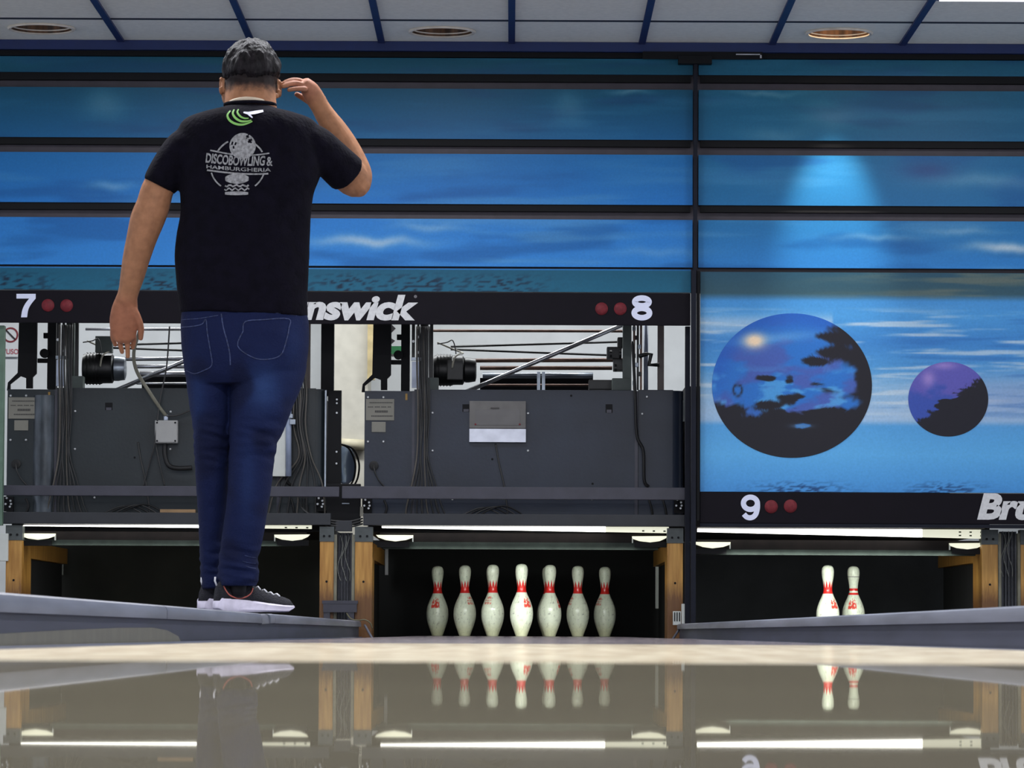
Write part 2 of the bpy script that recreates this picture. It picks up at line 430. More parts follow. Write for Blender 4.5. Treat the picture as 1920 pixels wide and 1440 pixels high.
# ------------------------------------------------------------------ masking wall
def mural(px, py):
    "print of a streaky blue sky; px, py are only used as a flat layout of the print"
    if py < 505:
        c = ramp(((105, (10, 86, 108)), (165, (8, 84, 114)), (215, (12, 92, 134)), (262, (18, 98, 150)), (292, (26, 112, 178)), (384, (34, 120, 198)), (412, (40, 126, 204)), (500, (48, 134, 212))), py)
        if px > 1305: c = mix3(c, (30, 108, 142), .42 * (1 - sstep(380, 520, py)) + .10)
        v = fbm(px / 300, py / 55, 3.1)
        c = mix3(c, (14, 84, 150) if py > 275 else (12, 70, 116), .5 * sstep(.05, .6, v))
        v = fbm(px / 420 + 9, py / 38, 7.7)
        c = mix3(c, (104, 162, 206), (.18 + .28 * sstep(280, 480, py)) * sstep(.12, .7, v))
        for cx, cy, sx, sy, k in ((690, 455, 95, 9, .75), (1890, 460, 70, 9, .9), (800, 426, 60, 8, .35), (1800, 432, 60, 7, .35), (1650, 442, 80, 6, .3), (205, 352, 40, 8, .35), (190, 200, 40, 30, .25), (1065, 200, 30, 30, .2), (1180, 172, 40, 5, .35), (1430, 172, 60, 5, .3), (1560, 215, 50, 25, .2), (1850, 335, 120, 14, .3), (1230, 472, 90, 8, .2), (1450, 250, 60, 14, .2)):
            c = mix3(c, (196, 212, 222), k * math.exp(-((px - cx) / sx) ** 2 - ((py - cy + fbm(px / 60, 2.2) * 8) / sy) ** 2))
        c = mix3(c, (60, 60, 120), .5 * math.exp(-((px - 1740) / 50) ** 2 - ((py - 315) / 18) ** 2))
        return c
    if px < 1305:
        c = mix3((14, 88, 116), (22, 100, 130), (py - 505) / 43)
        for cx in (20, 290, 650, 790, 940):
            v = fbm(px / 14, py / 5, 1.0, 2); k = math.exp(-((px - cx) / 70) ** 2) * sstep(508, 530, py)
            c = mix3(c, (8, 36, 60), k * sstep(.08, .25, v))
        return c
    c = ramp(((505, (38, 82, 104)), (548, (52, 88, 102)), (562, (72, 150, 215)), (590, (78, 158, 222)), (640, (64, 138, 208)), (690, (84, 158, 218)), (720, (138, 186, 224)), (770, (166, 198, 228)), (786, (160, 196, 230)), (796, (88, 166, 226)), (850, (96, 178, 236)), (925, (72, 150, 220))), py)
    if py < 556: c = mix3(c, (108, 116, 104), .8 * sstep(1400, 1900, px) * sstep(-.25, .4, fbm(px / 200, py / 16, 5)))
    v = fbm(px / 230, py / 13, 11)
    k = sstep(566, 600, py) * (1 - sstep(760, 792, py))
    c = mix3(c, (206, 222, 234), .75 * k * sstep(.1, .55, v))
    c = mix3(c, (50, 116, 190), .6 * k * sstep(.1, .55, -v) * sstep(1600, 1750, px))
    if px < 1560: c = mix3(c, (214, 226, 234), .55 * k * math.exp(-((py - 605) / 18) ** 2))
    c = mix3(c, (140, 160, 205), .5 * sstep(1650, 1900, px) * math.exp(-((py - 740) / 40) ** 2))
    for cx, w in ((1500, 75), (1775, 60)):
        v = fbm(px / 16, py / 3.4, 4, 2); k = math.exp(-((px - cx) / w) ** 2) * sstep(893, 918, py)
        c = mix3(c, (22, 60, 110), 1.0 * k * sstep(.02, .16, v))
    return c
m_mural = vcol_mat('printed_sky_laminate', .45, .28)
def mural_board(px0, px1, py0, py1, Y, dep, step=6):
    "solid board whose face carries the print"
    z0, z1 = Z(py1, Y), Z(py0, Y); x0, x1 = X(px0, Y), X(px1, Y)
    nu, nv = max(1, int((px1 - px0) / step)), max(2, int((py1 - py0) / (step * .5)))
    m = M().grid(lambda u, v: (x0 + (x1 - x0) * u, Y, z0 + (z1 - z0) * v), nu, nv)
    m.c = [rgb(*mural(px0 + (px1 - px0) * i / nu, py1 - (py1 - py0) * j / nv)) for j in range(nv + 1) for i in range(nu + 1)]
    o = len(m.v); m.box(x0, x1, Y + .0005, Y + dep, z0, z1); m.c += [rgb(20, 40, 70)] * (len(m.v) - o)
    return m
m_dark = mat('dark_grey_backing', (66, 60, 68), .55, var=.1)
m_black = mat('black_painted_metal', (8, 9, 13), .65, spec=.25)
m_frame = mat('dark_steel_frame', (24, 27, 38), .75, spec=.25)
m_sign = mat('black_sign_laminate', (15, 11, 20), .6, var=.08, spec=.15)
m_navy = mat('navy_header_paint', (14, 38, 92), .45, var=.08)

hb = thing('header_beam', 'long navy blue header beam along the top of the masking wall', 'beam', (0, 19.96, Z(109, 19.9)))
part('beam_face', M().box(-6.4, 6.4, 19.9, 20.02, Z(96, 19.9), CEIL - .001, 0), m_navy, hb)
part('shadow_strip', M().box(-6.4, 6.4, 19.93, 19.99, Z(107.5, 19.93), Z(96, 19.9) - .001), m_black, hb, 'black strip in place of the shade under the beam')  # black strip stands in for the shadow below the header beam
LROWS = ((109.5, 139), (167, 261), (289, 383), (411, 500))
BAYS = ((-60, 1298, 'wall of blue sky slats left of the black post, over the open machines'), (1309, 2300, 'wall of blue sky slats right of the black post, over two printed spheres'))
for a, b, lab in BAYS:
    mw = thing('masking_wall', lab, 'masking wall', (X((a + b) / 2, YM), YM + .02, Z(548 if a < 0 else 922, YM)))
    part('backboard', M().box(X(a if a < 0 else 1304, YM + .05), X(b if a > 0 else 1304, YM + .05), YM + .051, YM + .07, Z(548, YM + .05), Z(111, YM + .05)), m_dark, mw)
    for (y0, y1) in LROWS:
        part('slat', mural_board(a, b, y0, y1, YM, .05), m_mural, mw)
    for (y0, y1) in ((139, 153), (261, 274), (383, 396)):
        part('gap_shade_bar', M().box(X(a, YM) + .01, X(b, YM) - .01, YM + .012, YM + .05, Z(y1, YM + .01), Z(y0, YM + .01) - .001), m_black, mw)  # black bars put the recess shade into the upper half of each gap
    if a < 0: part('water_strip', mural_board(-60, 1295, 504, 547, YM - .01, .05), m_mural, mw, 'narrow teal strip with dark ripples')
    else: mp_ = mw; sphere_board = part('sphere_panel', mural_board(1313, 2300, 508, 920, YM - .01, .04, 5), m_mural, mw, 'large sky panel carrying two printed spheres')
def planet(cx, cy, rx, ry, fn, label):
    Y = YM - .012; m = M(); n = 150; idx = {}; m.c = []
    for r in range(0, 61):
        for k in range(120):
            a = k * 2 * math.pi / 120; u, v = r / 60 * math.cos(a), r / 60 * math.sin(a)
            m.v.append(P(cx + rx * u, cy - ry * v, Y)); m.c.append(rgb(*fn(u, v)))
    for r in range(60):
        for k in range(120): m.f.append((r * 120 + k, r * 120 + (k + 1) % 120, (r + 1) * 120 + (k + 1) % 120, (r + 1) * 120 + k))
    part('sphere_print', m, m_mural, sphere_board, label)
def big(u, v):
    base = mix3((44, 116, 200), (72, 98, 178), sstep(-.1, .35, fbm(u * 1.6 + 4, v * 3.5, 1)) * (1 - .6 * sstep(.35, .9, v)))
    base = mix3(base, (36, 96, 190), .8 * sstep(.72, .98, math.hypot(u, v)) * sstep(-.3, .3, v))
    base = mix3(base, (84, 166, 226), .8 * sstep(.02, .3, fbm(u * 2.2, v * 6, 8)) * (1 - sstep(.0, .35, v)))
    base = mix3(base, (110, 170, 225), .6 * math.exp(-((u + .2) / .5) ** 2 - ((v - .68 - .1 * u) / .07) ** 2))
    base = mix3(base, (255, 226, 190), 1.0 * math.exp(-((u + .47) / .13) ** 2 - ((v - .62) / .10) ** 2) * 1.2)
    dk = (30, 29, 38)
    d = 1.35 * u + .22 * v - .80 + .42 * fbm(u * 1.9 + 2, v * 5.2 + 1, 6)
    d = max(d, (-v - .30) * 2.6 + .55 * fbm(u * 3 + 1, v * 5, 2) + .1 * u)
    for cx, cy, sx, sy in ((-.33, .10, .16, .05), (-.02, .09, .1, .09), (.0, -.20, .22, .10), (-.3, -.28, .2, .09), (.30, .34, .30, .075), (.55, .46, .28, .14), (.45, .02, .25, .05), (.62, .62, .16, .12)):
        d = max(d, .75 * math.exp(-((u - cx) / sx) ** 2 - ((v - cy) / sy) ** 2) - .36 + .24 * fbm(u * 5, v * 10, 3))
    for cx, cy, sx, sy, k in ((.55, .06, .16, .06, 1.2), (.28, -.24, .2, .07, 1.2), (.35, .17, .24, .05, 1.2), (.62, .0, .14, .05, 1.0), (.12, -.56, .11, .03, 1.1), (.08, .08, .1, .06, .6)):
        d -= k * math.exp(-((u - cx) / sx) ** 2 - ((v - cy) / sy) ** 2)
    r = math.hypot((u + .68) / .055, (v + .06) / .075)
    c = mix3(base, dk, sstep(-.07, .13, d))
    c = mix3(c, dk, .9 * math.exp(-((r - 1) / .22) ** 2))
    for cx, cy, sx, sy in ((.12, -.56, .12, .028),):
        c = mix3(c, (96, 140, 180), .8 * math.exp(-((u - cx) / sx) ** 2 - ((v - cy) / sy) ** 2))
    return c
def small(u, v):
    base = mix3((60, 86, 176), (98, 94, 182), sstep(-.1, .4, v + .4 * fbm(u * 2, v * 3, 3)))
    base = mix3(base, (176, 148, 214), .8 * math.exp(-((u + .5) / .16) ** 2 - ((v - .55) / .2) ** 2) + .7 * math.exp(-((u + .1) / .3) ** 2 - ((v - .9) / .1) ** 2))
    d = .75 * u - 1.0 * v - .02 + .28 * fbm(u * 2.5, v * 9, 6) + .1 * math.exp(-((v + .03) / .05) ** 2)
    return mix3(base, (30, 29, 40), sstep(-.03, .06, d))
planet(1485, 723, 150, 135.5, big, 'large dark and blue printed sphere')
planet(1778, 748.5, 75, 70, small, 'small violet and black printed sphere')

# signs
m_num = mat('white_blue_vinyl', (228, 232, 255), .4, var=.03)
m_let = mat('off_white_vinyl', (216, 216, 216), .45, var=.08, scale=60)
m_lamp = mat('dull_red_lens', (112, 34, 42), .6, var=.2, scale=60, spec=.3)
def stroke(m, pts, wd, px0, py0, px1, py1, Y, closed=False, lift=0.0):
    "thick painted stroke; pts and width in the unit box of the character"
    Y -= lift; a, b_ = P(px0, py1, Y), P(px1, py0, Y); sx, sz = b_.x - a.x, b_.z - a.z
    q = [(a.x + x * sx, a.z + y * sz) for x, y in pts]; n = len(q); w = wd * sx / 2; o = len(m.v)
    for i, (x, z) in enumerate(q):
        p0, p1 = (q[i - 1], q[(i + 1) % n]) if closed else (q[max(i - 1, 0)], q[min(i + 1, n - 1)])
        L_ = math.hypot(p1[0] - p0[0], p1[1] - p0[1]); nx, nz = -(p1[1] - p0[1]) / L_ * w, (p1[0] - p0[0]) / L_ * w
        m.v += [Vector((x + nx, Y - .0025, z + nz)), Vector((x - nx, Y - .0025, z - nz)), Vector((x + nx, Y - .0005, z + nz)), Vector((x - nx, Y - .0005, z - nz))]
    for i in range(n if closed else n - 1):
        k, l = o + 4 * i, o + 4 * ((i + 1) % n)
        m.f += [(k, k + 1, l + 1, l), (k + 2, l + 2, l + 3, k + 3), (k, l, l + 2, k + 2), (k + 1, k + 3, l + 3, l + 1)]
    if not closed:
        e = o + 4 * (n - 1); m.f += [(o, o + 2, o + 3, o + 1), (e, e + 1, e + 3, e + 2)]
    return m
def digit(ch, *box):
    m = M(); el = lambda cx, cy, rx, ry: [(cx + rx * math.cos(k * math.pi / 16), cy + ry * math.sin(k * math.pi / 16)) for k in range(32)]
    if ch == '8':
        stroke(m, el(.5, .745, .345, .165), .27, *box, closed=True); stroke(m, el(.5, .275, .37, .20), .27, *box, closed=True, lift=.0004)
    elif ch == '9':
        stroke(m, el(.5, .665, .365, .245), .27, *box, closed=True)
        stroke(m, spline([(.865, .66), (.86, .46), (.78, .24), (.64, .125), (.47, .09), (.30, .125), (.16, .235)], 6), .27, *box, lift=.0004)
    else:
        px0, py0, px1, py1, Y = box
        u = [(0, 1), (1, 1), (1, .80)] + spline([(1, .80), (.78, .58), (.62, .34), (.55, 0)], 5)[1:] + spline([(.24, 0), (.30, .30), (.44, .56), (.66, .80)], 5) + [(0, .80)]
        q = [P(px0 + (px1 - px0) * x, py1 - (py1 - py0) * y, Y) for x, y in u]
        m.prism([(p.x, p.z) for p in q], Y - .0025, Y - .0005)
    return m
def lens(px, py, r, Y, parent):
    c = P(px, py, Y); R = r * Y / F
    m = M().ring_loft([[(c.x + q * R * math.cos(k * math.pi / 12), Y - h, c.z + q * R * math.sin(k * math.pi / 12)) for k in range(24)] for q, h in ((1, 0), (1, .003), (.85, .008), (.55, .012), (.15, .0135))])
    part('red_lens', m, m_lamp, parent, smooth='auto')
YS = YM - .03
s8 = thing('lane_sign', 'long black sign board numbered 7 and 8, partly behind the man', 'sign', (X(620, YS), YS, Z(609, YS)))
part('board', M().box(X(-60, YS), X(1294.5, YS), YS, YS + .019, Z(609, YS), Z(548.5, YS), .004), m_sign, s8)
part('digit', digit('7', 31, 551, 67, 595, YS), m_num, s8, 'white digit 7')
part('digit', digit('8', 1184, 555, 1223, 599, YS), m_num, s8, 'white digit 8')
part('lettering', text_at(M(), 'Brunswick', 466, 553, 784, 600, YS, .045, .22, spacing=.96), m_let, s8, 'white bold slanted lettering')
for px, py in ((90, 572.5), (125, 573), (1128, 579), (1163, 579)): lens(px, py, 12, YS, s8)
part('trade_mark_dot', M().cyl(P(779, 556, YS), P(779, 556, YS) - Vector((0, .002, 0)), .008), mat('grey_dot', (110, 108, 112), .5), s8)
s9 = thing('lane_sign', 'black sign board numbered 9 under the sphere panel', 'sign', (X(1800, YS), YS, Z(983, YS)))
part('board', M().box(X(1312.8, YS), X(2300, YS), YS, YS + .019, Z(979, YS), Z(921, YS), .004), m_sign, s9)
part('bottom_lip', M().box(X(1312.8, YS), X(2300, YS), YS + .003, YS + .06, Z(986, YS), Z(979.5, YS)), m_frame, s9)
part('digit', digit('9', 1389, 928, 1425, 975, YS), m_num, s9, 'white digit 9')
part('lettering', text_at(M(), 'Brunswick', 1832, 926, 2150, 975, YS, .045, .22, spacing=.96), m_let, s9, 'white bold slanted lettering')
for px, py in ((1446, 950), (1482, 949)): lens(px, py, 12.5, YS, s9)

# post between the bays
pz = thing('masking_post', 'thin black steel post dividing the masking wall beside the 8', 'post', (X(1303, 19.9), 19.9, .0))
part('upper_post', M().box(X(1300, 19.9), X(1307, 19.9), 19.9, 19.94, Z(507, 19.9, 1303), Z(112, 19.9, 1303)), m_frame, pz)
part('lower_post', M().box(X(1296, 19.9), X(1305, 19.9), 19.88, 19.96, .0665, Z(507, 19.9, 1303), .003), m_frame, pz)
part('side_rail', M().box(X(1306.5, 19.9), X(1312, 19.9), 19.9, 19.96, Z(975, 19.9, 1303), Z(508, 19.9, 1303)), m_black, pz)
part('inner_rail', M().box(X(1285, 19.98), X(1294, 19.98), 19.98, 20.04, Z(1172, 19.98, 1290), Z(612, 19.98, 1290)), m_frame, pz)
part('top_plate', M().pbox(1272, 104, 1335, 119, 19.87, .06, .002), m_black, pz)
br = single('bracket_bar', M().pbox(1205, 97, 1430, 111, 19.885, .012, .001), m_black, 'black hanging bar under the header at the post top', 'bracket')
part('bracket_edge', M().pbox(1380, 101, 1428, 103, 19.883, .004).pbox(1425, 101, 1428, 109, 19.883, .004), mat('bare_metal_edge', (190, 190, 195), .35, .6), br)
gp = single('green_post', M().pbox(-12, 610, 6, 985, 19.96, .06, .003), mat('pale_green_paint', (92, 118, 100), .5), 'pale green post at the left edge of the photo', 'post')
# ================================================================== PIN DECKS
m_wood = None
def wood_mat():
    m = bpy.data.materials.new('golden_oak_stained'); m.use_nodes = True; nt = m.node_tree; b = nt.nodes['Principled BSDF']; L = nt.links.new
    b.inputs['Roughness'].default_value = .45
    geo = nt.nodes.new('ShaderNodeNewGeometry'); mp = nt.nodes.new('ShaderNodeMapping'); mp.inputs['Scale'].default_value = (26, 26, 2.2)
    nz = nt.nodes.new('ShaderNodeTexNoise'); nz.inputs['Scale'].default_value = 2.0; nz.inputs['Detail'].default_value = 6
    L(geo.outputs['Position'], mp.inputs['Vector']); L(mp.outputs['Vector'], nz.inputs['Vector'])
    rp = nt.nodes.new('ShaderNodeValToRGB'); rp.color_ramp.elements[0].position = .3; rp.color_ramp.elements[1].position = .7
    rp.color_ramp.elements[0].color = rgb(158, 108, 42); rp.color_ramp.elements[1].color = rgb(206, 156, 78); L(nz.outputs['Fac'], rp.inputs['Fac'])
    # old wet stain near the lane, with an irregular upper border
    sx = nt.nodes.new('ShaderNodeSeparateXYZ'); L(geo.outputs['Position'], sx.inputs[0])
    n2 = nt.nodes.new('ShaderNodeTexNoise'); n2.inputs['Scale'].default_value = 9; L(mp.outputs['Vector'], n2.inputs['Vector'])
    ma = nt.nodes.new('ShaderNodeMath'); ma.operation = 'MULTIPLY_ADD'; L(n2.outputs['Fac'], ma.inputs[0]); ma.inputs[1].default_value = .10; L(sx.outputs['Z'], ma.inputs[2])
    mr = nt.nodes.new('ShaderNodeMapRange'); mr.inputs['From Min'].default_value = .24; mr.inputs['From Max'].default_value = .34; mr.inputs['To Min'].default_value = .85; mr.inputs['To Max'].default_value = 0
    L(ma.outputs[0], mr.inputs['Value'])
    mx = nt.nodes.new('ShaderNodeMix'); mx.data_type = 'RGBA'; L(mr.outputs[0], mx.inputs['Factor']); L(rp.outputs['Color'], mx.inputs['A']); mx.inputs['B'].default_value = rgb(92, 54, 24)
    L(mx.outputs['Result'], b.inputs['Base Color'])
    return m
m_wood = wood_mat()
m_capmetal = mat('grey_green_plate', (70, 76, 76), .5, var=.2)
m_pit = mat('black_pit_cloth', (9, 10, 11), .9, var=.5, scale=5)
m_beam = mat('charcoal_beam_paint', (34, 37, 43), .5, var=.15)
m_rail = mat('slate_rail_paint', (54, 54, 66), .42, var=.12)
m_wht = mat('white_enamel', (206, 210, 204), .4, var=.04)
m_blk = mat('black_rubber', (10, 10, 12), .6)
m_screw = mat('zinc_screw', (205, 208, 210), .3, metal=.5)

def kickback(px0, px1, label, inner):
    "wooden side wall of a pin deck; inner = +1/-1 is the side that faces the pins"
    x0, x1 = X(px0, YF), X(px1, YF); zt = Z(1017, YF); ztop = Z(989, YF)
    t = thing('kickback', label, 'wooden side wall', ((x0 + x1) / 2, YF, -.14), 'kickbacks beside the pin decks')
    part('front_stud', M().box(x0, x1, YF, YF + .09, -.14, zt, .002), m_wood, t)
    part('metal_cap', M().box(x0 - .002, x1 + .002, YF - .004, YF + .10, zt, ztop), m_capmetal, t, 'grey metal cap plate')
    for k in (.3, .7): part('bolt', M().cyl((x0 + (x1 - x0) * k, YF - .009, (zt + ztop) / 2 - .01), (x0 + (x1 - x0) * k, YF - .003, (zt + ztop) / 2 - .01), .006, 10), m_black, t)
    a, b = (x0 + .012, x1 - .004) if inner > 0 else (x0 + .004, x1 - .012)
    part('side_plank', M().box(a, b, YF + .09, YF + .42, -.14, zt), m_wood, t)
    part('top_rail', M().box(a, b, YF + .42, 22.2, zt - .085, zt), m_wood, t)
    c, d = (a, b - .03) if inner > 0 else (a + .03, b)
    part('dark_panel', M().box(c, d, YF + .42, 22.2, -.14, zt - .087), m_pit, t)
    xm = (x0 + x1) / 2
    part('knot_hole', M().cyl((xm, YF - .0015, Z(1092, YF)), (xm, YF + .002, Z(1092, YF)), .006, 10), m_black, t)
    return t
kickback(15, 45, 'wooden kickback post at the far left, lit golden, beside the left lane', 1)
kickback(602, 628, 'wooden kickback post left of the grey ribbed channel', -1)
kickback(668, 700, 'wooden kickback post at the left edge of the middle pin deck', 1)
kickback(1252, 1281, 'wooden kickback post at the right edge of the middle pin deck', -1)
kickback(1840, 1870, 'wooden kickback post right of the two pins', -1)
kickback(1913, 1945, 'wooden kickback post cut by the right photo edge', 1)

# ribbed channels with wiring between the kickbacks
def channel(px0, px1, top, label):
    Y = YF + .02
    t = thing('ribbed_channel', label, 'channel', (X((px0 + px1) / 2, Y), Y + .06, -.14))
    x0, x1 = X(px0 + 6, Y), X(px1 - 6, Y); n = 10; pts = []
    for i in range(n):
        pts.append((x0 + (x1 - x0) * i / n, .0 if i % 2 else .02)); pts.append((x0 + (x1 - x0) * (i + .55) / n, .0 if i % 2 else .02))
    pts.append((x1, .0))
    zt = Z(top, Y); m = M()
    fr = [(x, Y + .05 + d) for x, d in pts]; bk = [(x, Y + .09) for x, d in reversed(pts)]
    ring = fr + bk; nn = len(ring)
    m.add([(x, y, -.14) for x, y in ring] + [(x, y, zt) for x, y in ring], [tuple(range(nn)), tuple(range(2 * nn - 1, nn - 1, -1))] + [(i, i + nn, (i + 1) % nn + nn, (i + 1) % nn) for i in range(nn)])
    part('ribbed_sheet', m, mat('grey_ribbed_sheet', (74, 76, 84), .4, var=.2), t)
    for a, b in ((px0 + .5, px0 + 6), (px1 - 6, px1 - .5)):
        part('angle_iron', M().box(X(a, Y), X(b, Y), Y - .005, Y + .05, -.14, zt - .01), mat('khaki_angle_iron', (128, 126, 108), .5, var=.2), t)
    for k in range(3):
        w = [P(px0 + 10 + k * 7 + 5 * math.sin(j * 1.3 + k), top + 4 + j * 17, Y + .02) for j in range(6)]
        part('wire', M().tube(spline(w, 5), .0022, 6), mat('grey_wire', (120, 122, 116), .5), t)
    return t
channel(628, 668, 1000, 'grey ribbed metal channel between two wooden posts, left of the middle pins')
channel(1870, 1913, 992, 'grey channel with loose wires between wooden posts at the right edge')
bk_ = thing('stop_bracket', 'small slate metal bracket at the far end of the left divider', 'bracket', (X(638, 20.04), 20.06, .075))
part('top_plate', M().pbox(604, 1126, 671, 1132, 20.055, .035), m_rail, bk_)
part('face', M().pbox(606, 1132, 669, 1148, 20.058, .03), m_rail, bk_)
for a in (610, 655): part('foot', M().box(X(a, 20.07), X(a + 12, 20.07), 20.065, 20.09, -.14, Z(1148, 20.07)), m_rail, bk_)
single('loose_cable', M().tube(spline([P(650, 1150, 20.03), P(658, 1160, 20.0), P(672, 1163, 19.97), P(684, 1162, 19.96), P(694, 1168, 19.97), P(698, 1178, 19.98)], 6), .0035, 8), mat('khaki_cable', (112, 108, 84), .5), 'loose khaki cable draped over the far end of the left divider', 'cable', smooth=True)
wv = thing('white_clip', 'small white plastic clip at the foot of the right post', 'clip', (X(1268, 20.0), 20.02, .068))
part('block', M().pbox(1262, 1146, 1277, 1172, 20.0, .04, .003), m_wht, wv)
for k in range(3): part('slot', M().pbox(1264 + k * 4.5, 1148, 1266 + k * 4.5, 1165, 19.998, .004), m_black, wv)
part('lever', M().pbox(1278, 1132, 1284, 1170, 20.0, .03, .003), m_wht, wv)
wl = single('white_cover', M().pbox(-30, 1000, 15, 1052, 20.07, .05, .004), m_wht, 'pale grey cover at the far left edge under the rail', 'cover')

# light bars
m_tube = mat('lit_white_tube', (255, 255, 246), .4, emit=3.6, var=0)
m_end = mat('cream_end_glow', (238, 238, 214), .4, emit=.55, var=0)
def light_bar(n, px0, px1, yl0, yl1, yr0, yr1, label, c):
    Y = YF + .03
    t = thing('pin_deck_light', label, 'light bar', (X((px0 + px1) / 2, Y), Y, Z((yl0 + yl1) / 2, Y)), 'pin deck light bars')
    xa = px0 + (px1 - px0) * .78
    def y0(p): return yl0 + (yr0 - yl0) * (p - px0) / (px1 - px0)
    def y1(p): return yl1 + (yr1 - yl1) * (p - px0) / (px1 - px0)
    part('lit_tube', M().pprism([(px0, y0(px0)), (xa, y0(xa)), (xa, y1(xa)), (px0, y1(px0))], Y, .04), m_tube, t)
    part('lamp_end', M().pprism([(xa, y0(xa)), (px1, yr0), (px1, yr1), (xa, y1(xa))], Y, .04), m_end, t, 'cream perforated lamp end')
    for k in range(3):
        for q in (.3, .7):
            px = px1 - 8 - k * 20; py = y0(px) + (y1(px) - y0(px)) * q
            if y1(px) - y0(px) < 12 and q < .5: continue
            part('slot', M().pbox(px - 2.2, py - 1.2, px + 2.2, py + 1.2, Y - .002, .004), m_black, t)
    part('hood', M().pprism([(px0, yl0 - 2), (px1, yr0 - 2), (px1, yr0 - 5), (px0, yl0 - 5)], Y - .02, .12), mat('maroon_black_hood', (26, 18, 22), .6), t)
    area('pin_deck_lamp', (c - t.location.x, -.02, -.130), (math.radians(58), 0, 0), 1.15, .04, PINL[n], (.95, 1, .93), t, 105)
PINL = {7: 3.0, 8: 2.9, 9: 4.4}
light_bar(7, 44, 584, 984.5, 986, 985, 991.5, 'white light bar over the left pin deck, crossed by the man\'s leg', LANES[7])
light_bar(8, 716, 1254, 987, 989.5, 988, 999.5, 'white light bar over the middle pin deck with seven pins in view', LANES[8])
light_bar(9, 1308, 1848, 991, 997, 993, 1010, 'brightest white light bar, under the sign numbered 9', LANES[9])

# sweep (rake) with its white curved ends
def sweep(dx, dy, lip, label, cut_left=None):
    Y = YF + .10
    def bx(m, a, y0, b, y1, YY, d, bev=0): return m.pbox(a + dx, y0 + dy, b + dx, y1 + dy, YY, d, bev)
    t = thing('pin_sweep', label, 'pin sweep', (X(975 + dx, Y), Y, Z(lip[1] + dy, Y)), 'sweep bars over the pin decks')
    part('sweep_board', bx(M(), 712, 1000, 1246, lip[0], Y, .06), mat('brown_black_board', (20, 15, 15), .7, var=.3, spec=.2), t)
    part('lower_lip', bx(M(), 718, lip[0], 1234, lip[1], Y - .01, .08), mat('grey_green_lip', (46, 54, 50), .7, var=.2, spec=.2), t)
    for a, b, s in ((705, 775, 1), (1252, 1185, -1)):
        q = [(a, 1003), (b, 1003.5), (b - s * 1, 1008), (b - s * 14, 1012.5), (b - s * 34, 1015), (b - s * 52, 1012.5), (a + s * 4, 1007.5)]
        part('end_plate', M().pprism([(x + dx, y + dy + 2 * (s < 0)) for x, y in q], Y - .035, .024), m_end, t, 'white curved end plate')  # no lamps: a glow in the material stands in for the bar's light
        part('end_tick', bx(M(), b - s * 2, 1006 + 2 * (s < 0), b, 1016 + 2 * (s < 0), Y - .034, .03), m_wht, t)
        part('end_block', bx(M(), a + s * 2, 1016, a + s * 62, 1026, Y - .03, .06), m_black, t)
sweep(0, 0, (1017, 1030), 'dark sweep bar with white ends above the seven pins in view')
sweep(-671, -3, (1016, 1026), 'dark sweep bar behind the man\'s lower legs')
sweep(595, 13, (1018, 1028), 'dark sweep bar above the two pins on the right')

# pit curtains, white edge strips
for n, lab, col in ((7, 'dark olive pit curtain behind the man\'s ankles', (30, 30, 25)), (8, 'black pit curtain behind the seven pins in view', (10, 11, 12)), (9, 'dark grey pit curtain behind the two right pins', (34, 36, 40))):
    c = LANES[n]; t = thing('pit_curtain', lab, 'curtain', (c, 22.3, -.14), 'pit curtains')
    yc = 22.30 if n != 9 else 22.38
    part('cloth', M().grid(lambda u, v: (c - .86 + 1.72 * u, yc + .012 * math.sin(u * 48) * v, .5365 - .62 * v), 60, 8).box(c - .86, c + .86, yc + .02, yc + .04, -.08, .5365), mat('pit_cloth_%s' % ('olive', 'black', 'grey')[n - 7], col, .9, var=.25, scale=4), t, smooth='auto')
    if n == 8:
        part('edge_strip', M().pbox(722, 1028, 728, 1078, yc - .03, .012), mat('grey_white_strip', (150, 150, 152), .5), t, 'short pale strip on the left')
        part('edge_strip', M().pbox(1229, 1034, 1236, 1141, yc - .03, .012), m_wht, t, 'long white strip on the right')
    if n == 7: part('edge_strip', M().pbox(110, 1030, 119, 1078, yc - .03, .012), mat('olive_grey_strip', (92, 94, 86), .5), t, 'grey strip on the left')
    single('pit_cushion', M().box(c - .7, c + .7, 21.8, 22.2, -.14, -.04, .02), m_pit, 'black pit carpet board at the end of the %s lane' % {7: 'left', 8: 'middle', 9: 'right'}[n], 'pit board')

